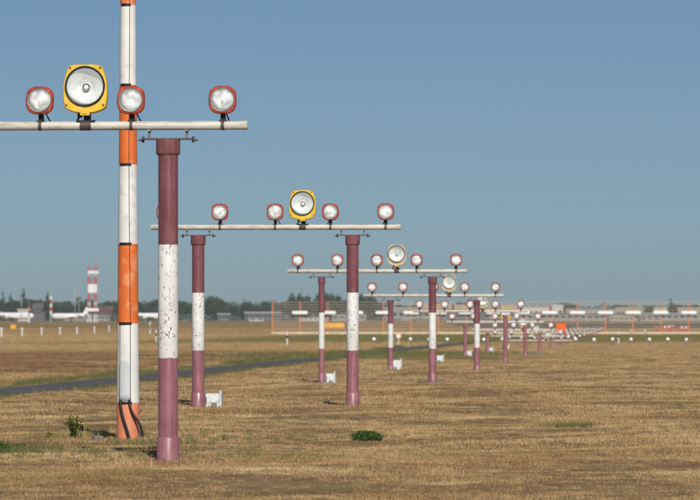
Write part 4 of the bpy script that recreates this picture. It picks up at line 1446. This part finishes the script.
def scatter(name, label, cat, pts, scl, col, prob):
    me = bpy.data.meshes.new(name)
    me.vertices.add(len(pts))
    me.vertices.foreach_set('co', np.asarray(pts, np.float32).ravel())
    r = np.random.default_rng(3)
    for nm, ty, data in (('sc', 'FLOAT', scl), ('rz', 'FLOAT', r.uniform(0, 6.28, len(pts))), ('kd', 'INT', r.choice(len(prob), len(pts), p=prob))):
        at = me.attributes.new(nm, ty, 'POINT')
        at.data.foreach_set('value', np.asarray(data, np.float32 if ty == 'FLOAT' else np.int32))
    o = tag(obj(name, me), label, cat, kind='stuff')
    g = bpy.data.node_groups.new(name + '_nodes', 'GeometryNodeTree')
    g.interface.new_socket('Geometry', in_out='INPUT', socket_type='NodeSocketGeometry')
    g.interface.new_socket('Geometry', in_out='OUTPUT', socket_type='NodeSocketGeometry')
    gi, go = g.nodes.new('NodeGroupInput'), g.nodes.new('NodeGroupOutput')
    ip = g.nodes.new('GeometryNodeInstanceOnPoints')
    ci = g.nodes.new('GeometryNodeCollectionInfo')
    ci.inputs['Collection'].default_value = col
    ci.inputs['Separate Children'].default_value = True
    ci.inputs['Reset Children'].default_value = True
    ip.inputs['Pick Instance'].default_value = True
    def attr(nm, ty):
        a = g.nodes.new('GeometryNodeInputNamedAttribute')
        a.data_type = ty
        a.inputs['Name'].default_value = nm
        return a.outputs[0]
    cx = g.nodes.new('ShaderNodeCombineXYZ')
    L = g.links.new
    L(gi.outputs[0], ip.inputs['Points'])
    L(ci.outputs[0], ip.inputs['Instance'])
    L(attr('kd', 'INT'), ip.inputs['Instance Index'])
    L(attr('rz', 'FLOAT'), cx.inputs[2])
    L(cx.outputs[0], ip.inputs['Rotation'])
    L(attr('sc', 'FLOAT'), ip.inputs['Scale'])
    L(ip.outputs[0], go.inputs[0])
    o.modifiers.new('scatter', 'NODES').node_group = g
    return o
r = np.random.default_rng(21)
pts, scl = [], []
for d0, d1, dens, s0, s1, mar in ((33, 48, 95, 0.5, 0.85, 2.2), (48, 70, 55, 0.6, 1.0, 2.2), (70, 110, 24, 0.9, 1.4, 2.5), (110, 180, 10, 1.1, 1.7, 3), (180, 300, 3.2, 1.4, 2.1, 4), (300, 480, 1.0, 2.2, 3.2, 5), (480, 900, 0.34, 3.0, 4.6, 8)):
    wmax = d1 / 12 * 1.04 + mar
    n = int(dens * (d1 - d0) * 2 * wmax)
    y = r.uniform(d0, d1, n)
    x = r.uniform(-wmax, wmax, n)
    keep = np.abs(x) < y / 12 * 1.04 + mar
    x, y = x[keep], y[keep]
    u, v = to_uv(x, y)
    keep = (np.abs(u + 7.45) > 1.08)
    # patchy stand of grass
    f = np.sin(x * 1.9 + 0.7 * np.sin(y * 0.8)) + np.sin(y * 1.1 + 1.3 * np.sin(x * 0.9)) + np.sin(x * 0.5 - y * 0.37)
    keep &= r.uniform(-2.6, 1.2, len(x)) < f + 0.8
    x, y, f = x[keep], y[keep], f[keep]
    pts.append(np.stack([x, y, terrain(x, y)], 1))
    scl.append(r.uniform(s0, s1, len(x)) * (0.85 + 0.11 * f))
# longer uncut grass where the mower cannot reach, round the post and mast feet
for n in range(4):
    for u in (-1.4, 1.4):
        q = axis_pt(u, ROW_STEP / math.cos(TH) * n)
        a = r.uniform(0, 6.28, 70); rd = (0.24 if n < 2 else 0.5) + np.abs(r.normal(0, 0.25, 70))
        x, y = q[0] + rd * np.cos(a), q[1] + rd * np.sin(a)
        pts.append(np.stack([x, y, terrain(x, y)], 1)); scl.append(r.uniform(0.8, 1.7, 70))
a = r.uniform(0, 6.28, 160); rd = 0.2 + np.abs(r.normal(0, 0.3, 160))
x, y = px(128, 54.4) + rd * np.cos(a) * 1.5, 54.4 + rd * np.sin(a)
pts.append(np.stack([x, y, terrain(x, y)], 1)); scl.append(r.uniform(0.8, 1.7, 160))
pts = np.concatenate(pts); scl = np.concatenate(scl)
tc = tuft_collection('dry_tufts', 'grass', [(20, 0.14, 0.015, 0.045, 0.0035, 2.2), (16, 0.12, 0.02, 0.055, 0.003, 1.8), (24, 0.16, 0.012, 0.036, 0.004, 2.8), (9, 0.08, 0.03, 0.085, 0.0025, 1.2), (5, 0.05, 0.10, 0.21, 0.0022, 0.55)])
scatter('dry_grass', 'short dry straw-coloured grass over the whole field', 'grass', pts, scl, tc, [0.28, 0.27, 0.28, 0.145, 0.025])
print('tufts', len(pts))

# greener, taller verge grass along the path and regrowth patches
vp, vs_ = [], []
for side, lo, hi in ((-1, 1.0, 1.9), (1, 1.0, 1.6)):
    n = 9000
    v = r.uniform(12, 230, n)
    off = lo + (hi - lo) * r.beta(1.0, 2.2, n)
    u = -7.4 + side * off
    f = np.sin(v * 0.35 + side) + np.sin(v * 0.13 + 2 * side) + 0.6 * np.sin(v * 0.9)
    keep = r.uniform(-1.3, 1.9, n) < f
    q = A0[None] + AP[None] * u[:, None] + AX[None] * v[:, None]
    q = q[keep]
    vp.append(np.stack([q[:, 0], q[:, 1], terrain(q[:, 0], q[:, 1])], 1))
    vs_.append(r.uniform(0.6, 1.25, len(q)) * (0.75 if side < 0 else 0.3) * (1 + 0.2 * np.clip(f[keep], -1, 2)))
for (cx_, cy_, rx, ry, n) in ((-3.0, 200, 5, 14, 900), (3.0, 215, 5, 14, 800), (-3.9, 49.6, 0.5, 1.5, 120), (-3.3, 57.0, 0.9, 1.6, 90), (-2.4, 53.2, 0.9, 0.8, 90), (3.3, 63, 0.38, 0.7, 130), (-0.9, 58, 2.2, 1.5, 90), (-2.4, 47.2, 1.4, 1.2, 130)):
    q = r.normal(0, 0.5, (n, 2)) * np.array([rx, ry]) + np.array([cx_, cy_])
    vp.append(np.stack([q[:, 0], q[:, 1], terrain(q[:, 0], q[:, 1])], 1))
    vs_.append(r.uniform(0.3, 0.62, n) if cy_ < 100 else r.uniform(0.7, 1.2, n))
vp = np.concatenate(vp); vs_ = np.concatenate(vs_)
vc = tuft_collection('verge_tufts', 'verge', [(14, 0.10, 0.06, 0.16, 0.005, 0.9), (12, 0.12, 0.05, 0.12, 0.006, 1.2), (10, 0.08, 0.10, 0.22, 0.005, 0.7)])
scatter('verge_grass', 'green grass growing along the asphalt path and in damp patches', 'grass', vp, vs_, vc, [0.34, 0.33, 0.33])

def leafy_weed(xp, yp, h, w_, label, seed, n=60, mat='leaf', stems=5, lsize=0.028):
    d = F * CAMZ / (yp - 325)
    x = px(xp, d)
    rr = np.random.default_rng(seed)
    root = thing('weed', label, 'weed', (x, d, gz(x, d)), 0)
    mb = MB()
    Vs, Fs = [], []
    for s_ in range(stems):
        a = rr.uniform(0, 6.28)
        hh = h * rr.uniform(0.55, 1.0)
        ex, ey = w_ * 0.5 * math.cos(a) * rr.uniform(0.3, 1), w_ * 0.5 * math.sin(a)
        p0, p1, p2 = Vector((0, 0, -0.02)), Vector((ex * 0.5, ey * 0.5, hh * 0.5)), Vector((ex, ey, hh))
        mb.tube([p0, p1, p2], [0.006, 0.0045, 0.0025], 5)
        for k in range(n // stems):
            t_ = rr.uniform(0.08, 1.0)
            c = p0.lerp(p1, t_ * 2) if t_ < 0.5 else p1.lerp(p2, t_ * 2 - 1)
            la = rr.uniform(0, 6.28)
            L_ = lsize * rr.uniform(0.8, 2.0) * (1.25 - 0.6 * t_)
            dv = Vector((math.cos(la), math.sin(la), rr.uniform(-0.1, 0.9))).normalized()
            sd_ = dv.cross(Vector((0, 0, 1))).normalized() * L_ * 0.33
            o = len(Vs)
            Vs += [c, c + dv * L_ * 0.5 + sd_, c + dv * L_, c + dv * L_ * 0.5 - sd_]
            Fs.append((o, o + 1, o + 2, o + 3))
    f = MB()
    f.add(Vs, Fs)
    obj('foliage', f.mesh('foliage', mat, smooth=False, fix=False), root)
    obj('stem', mb.mesh('stem', mat), root)
leafy_weed(74, 439, 0.35, 0.26, 'upright leafy green weed standing left of the striped mast', 1, 420, 'leaf', 8, 0.034)
leafy_weed(85, 438, 0.36, 0.10, 'thin tall weed stem with dark tip beside the leafy weed', 2, 34, 'leaf', 2, 0.022)
leafy_weed(103, 436, 0.2, 0.2, 'sparse dry weed between leafy weed and striped mast', 3, 24, 'leaf', 4, 0.02)
def cushion(xp, yp, w_, h_, n, label, seed):
    global rng
    rng = np.random.default_rng(seed)
    d = F * CAMZ / (yp - 325)
    x = px(xp, d)
    root = thing('weed', label, 'weed', (x, d, gz(x, d)), 0)
    cs, rs = [], []
    for k in range(18):
        a = -0.5 + (k + rng.uniform(0, 1)) / 18
        hh = h_ * rng.uniform(0.75, 1.1) * (1 - 0.55 * abs(a))
        cs.append((a * w_ * 0.8, rng.uniform(-0.3, 0.3) * w_ * 0.6, hh * 0.45)); rs.append((w_ * 0.14, w_ * 0.14, hh * 0.6))
    V, Fq = leaf_cloud(cs, rs, n, 0.012, 0.5)
    obj('foliage', np_mesh('foliage', V, Fq, 'leaf_dark'), root)
    mb = MB()
    for c in cs:
        mb.tube([(c[0] * 0.3, c[1] * 0.3, -0.02), c], [0.004, 0.002], 5)
    obj('stem', mb.mesh('stem', 'leaf_dark'), root)
cushion(367, 437.5, 0.44, 0.15, 2600, 'dense dark green cushion of weed in open dry grass', 4)
cushion(2, 452, 0.24, 0.13, 700, 'dark green weed clump at a hollow in the dry grass', 5)
cushion(21, 447, 0.16, 0.09, 400, 'small dark weed right beside the hollow clump', 6)
leafy_weed(225, 434, 0.07, 0.12, 'tiny green seedling weed in the dry grass near the mauve box post', 7, 70, 'leaf', 8, 0.02)
leafy_weed(48, 436, 0.08, 0.26, 'low olive weed patch left of the leafy weed', 8, 90, 'leaf', 9, 0.022)

# ------------------------------------------------------------------ haze
hz = MB().box((0, 2050, 15.0), (5400, 4500, 33.0))
hm = bpy.data.materials.new('haze_air')
hm.use_nodes = True
ht = hm.node_tree
ht.nodes.clear()
ho = ht.nodes.new('ShaderNodeOutputMaterial')
hv = ht.nodes.new('ShaderNodeVolumePrincipled')
hv.inputs['Color'].default_value = (0.72, 0.86, 1.0, 1)
hv.inputs['Density'].default_value = 0.00007
hv.inputs['Anisotropy'].default_value = 0.0
ht.links.new(hv.outputs[0], ho.inputs['Volume'])
tag(obj('haze', hz.mesh('haze', hm, smooth=False)), 'thin pale haze over the airfield', 'haze', kind='stuff')
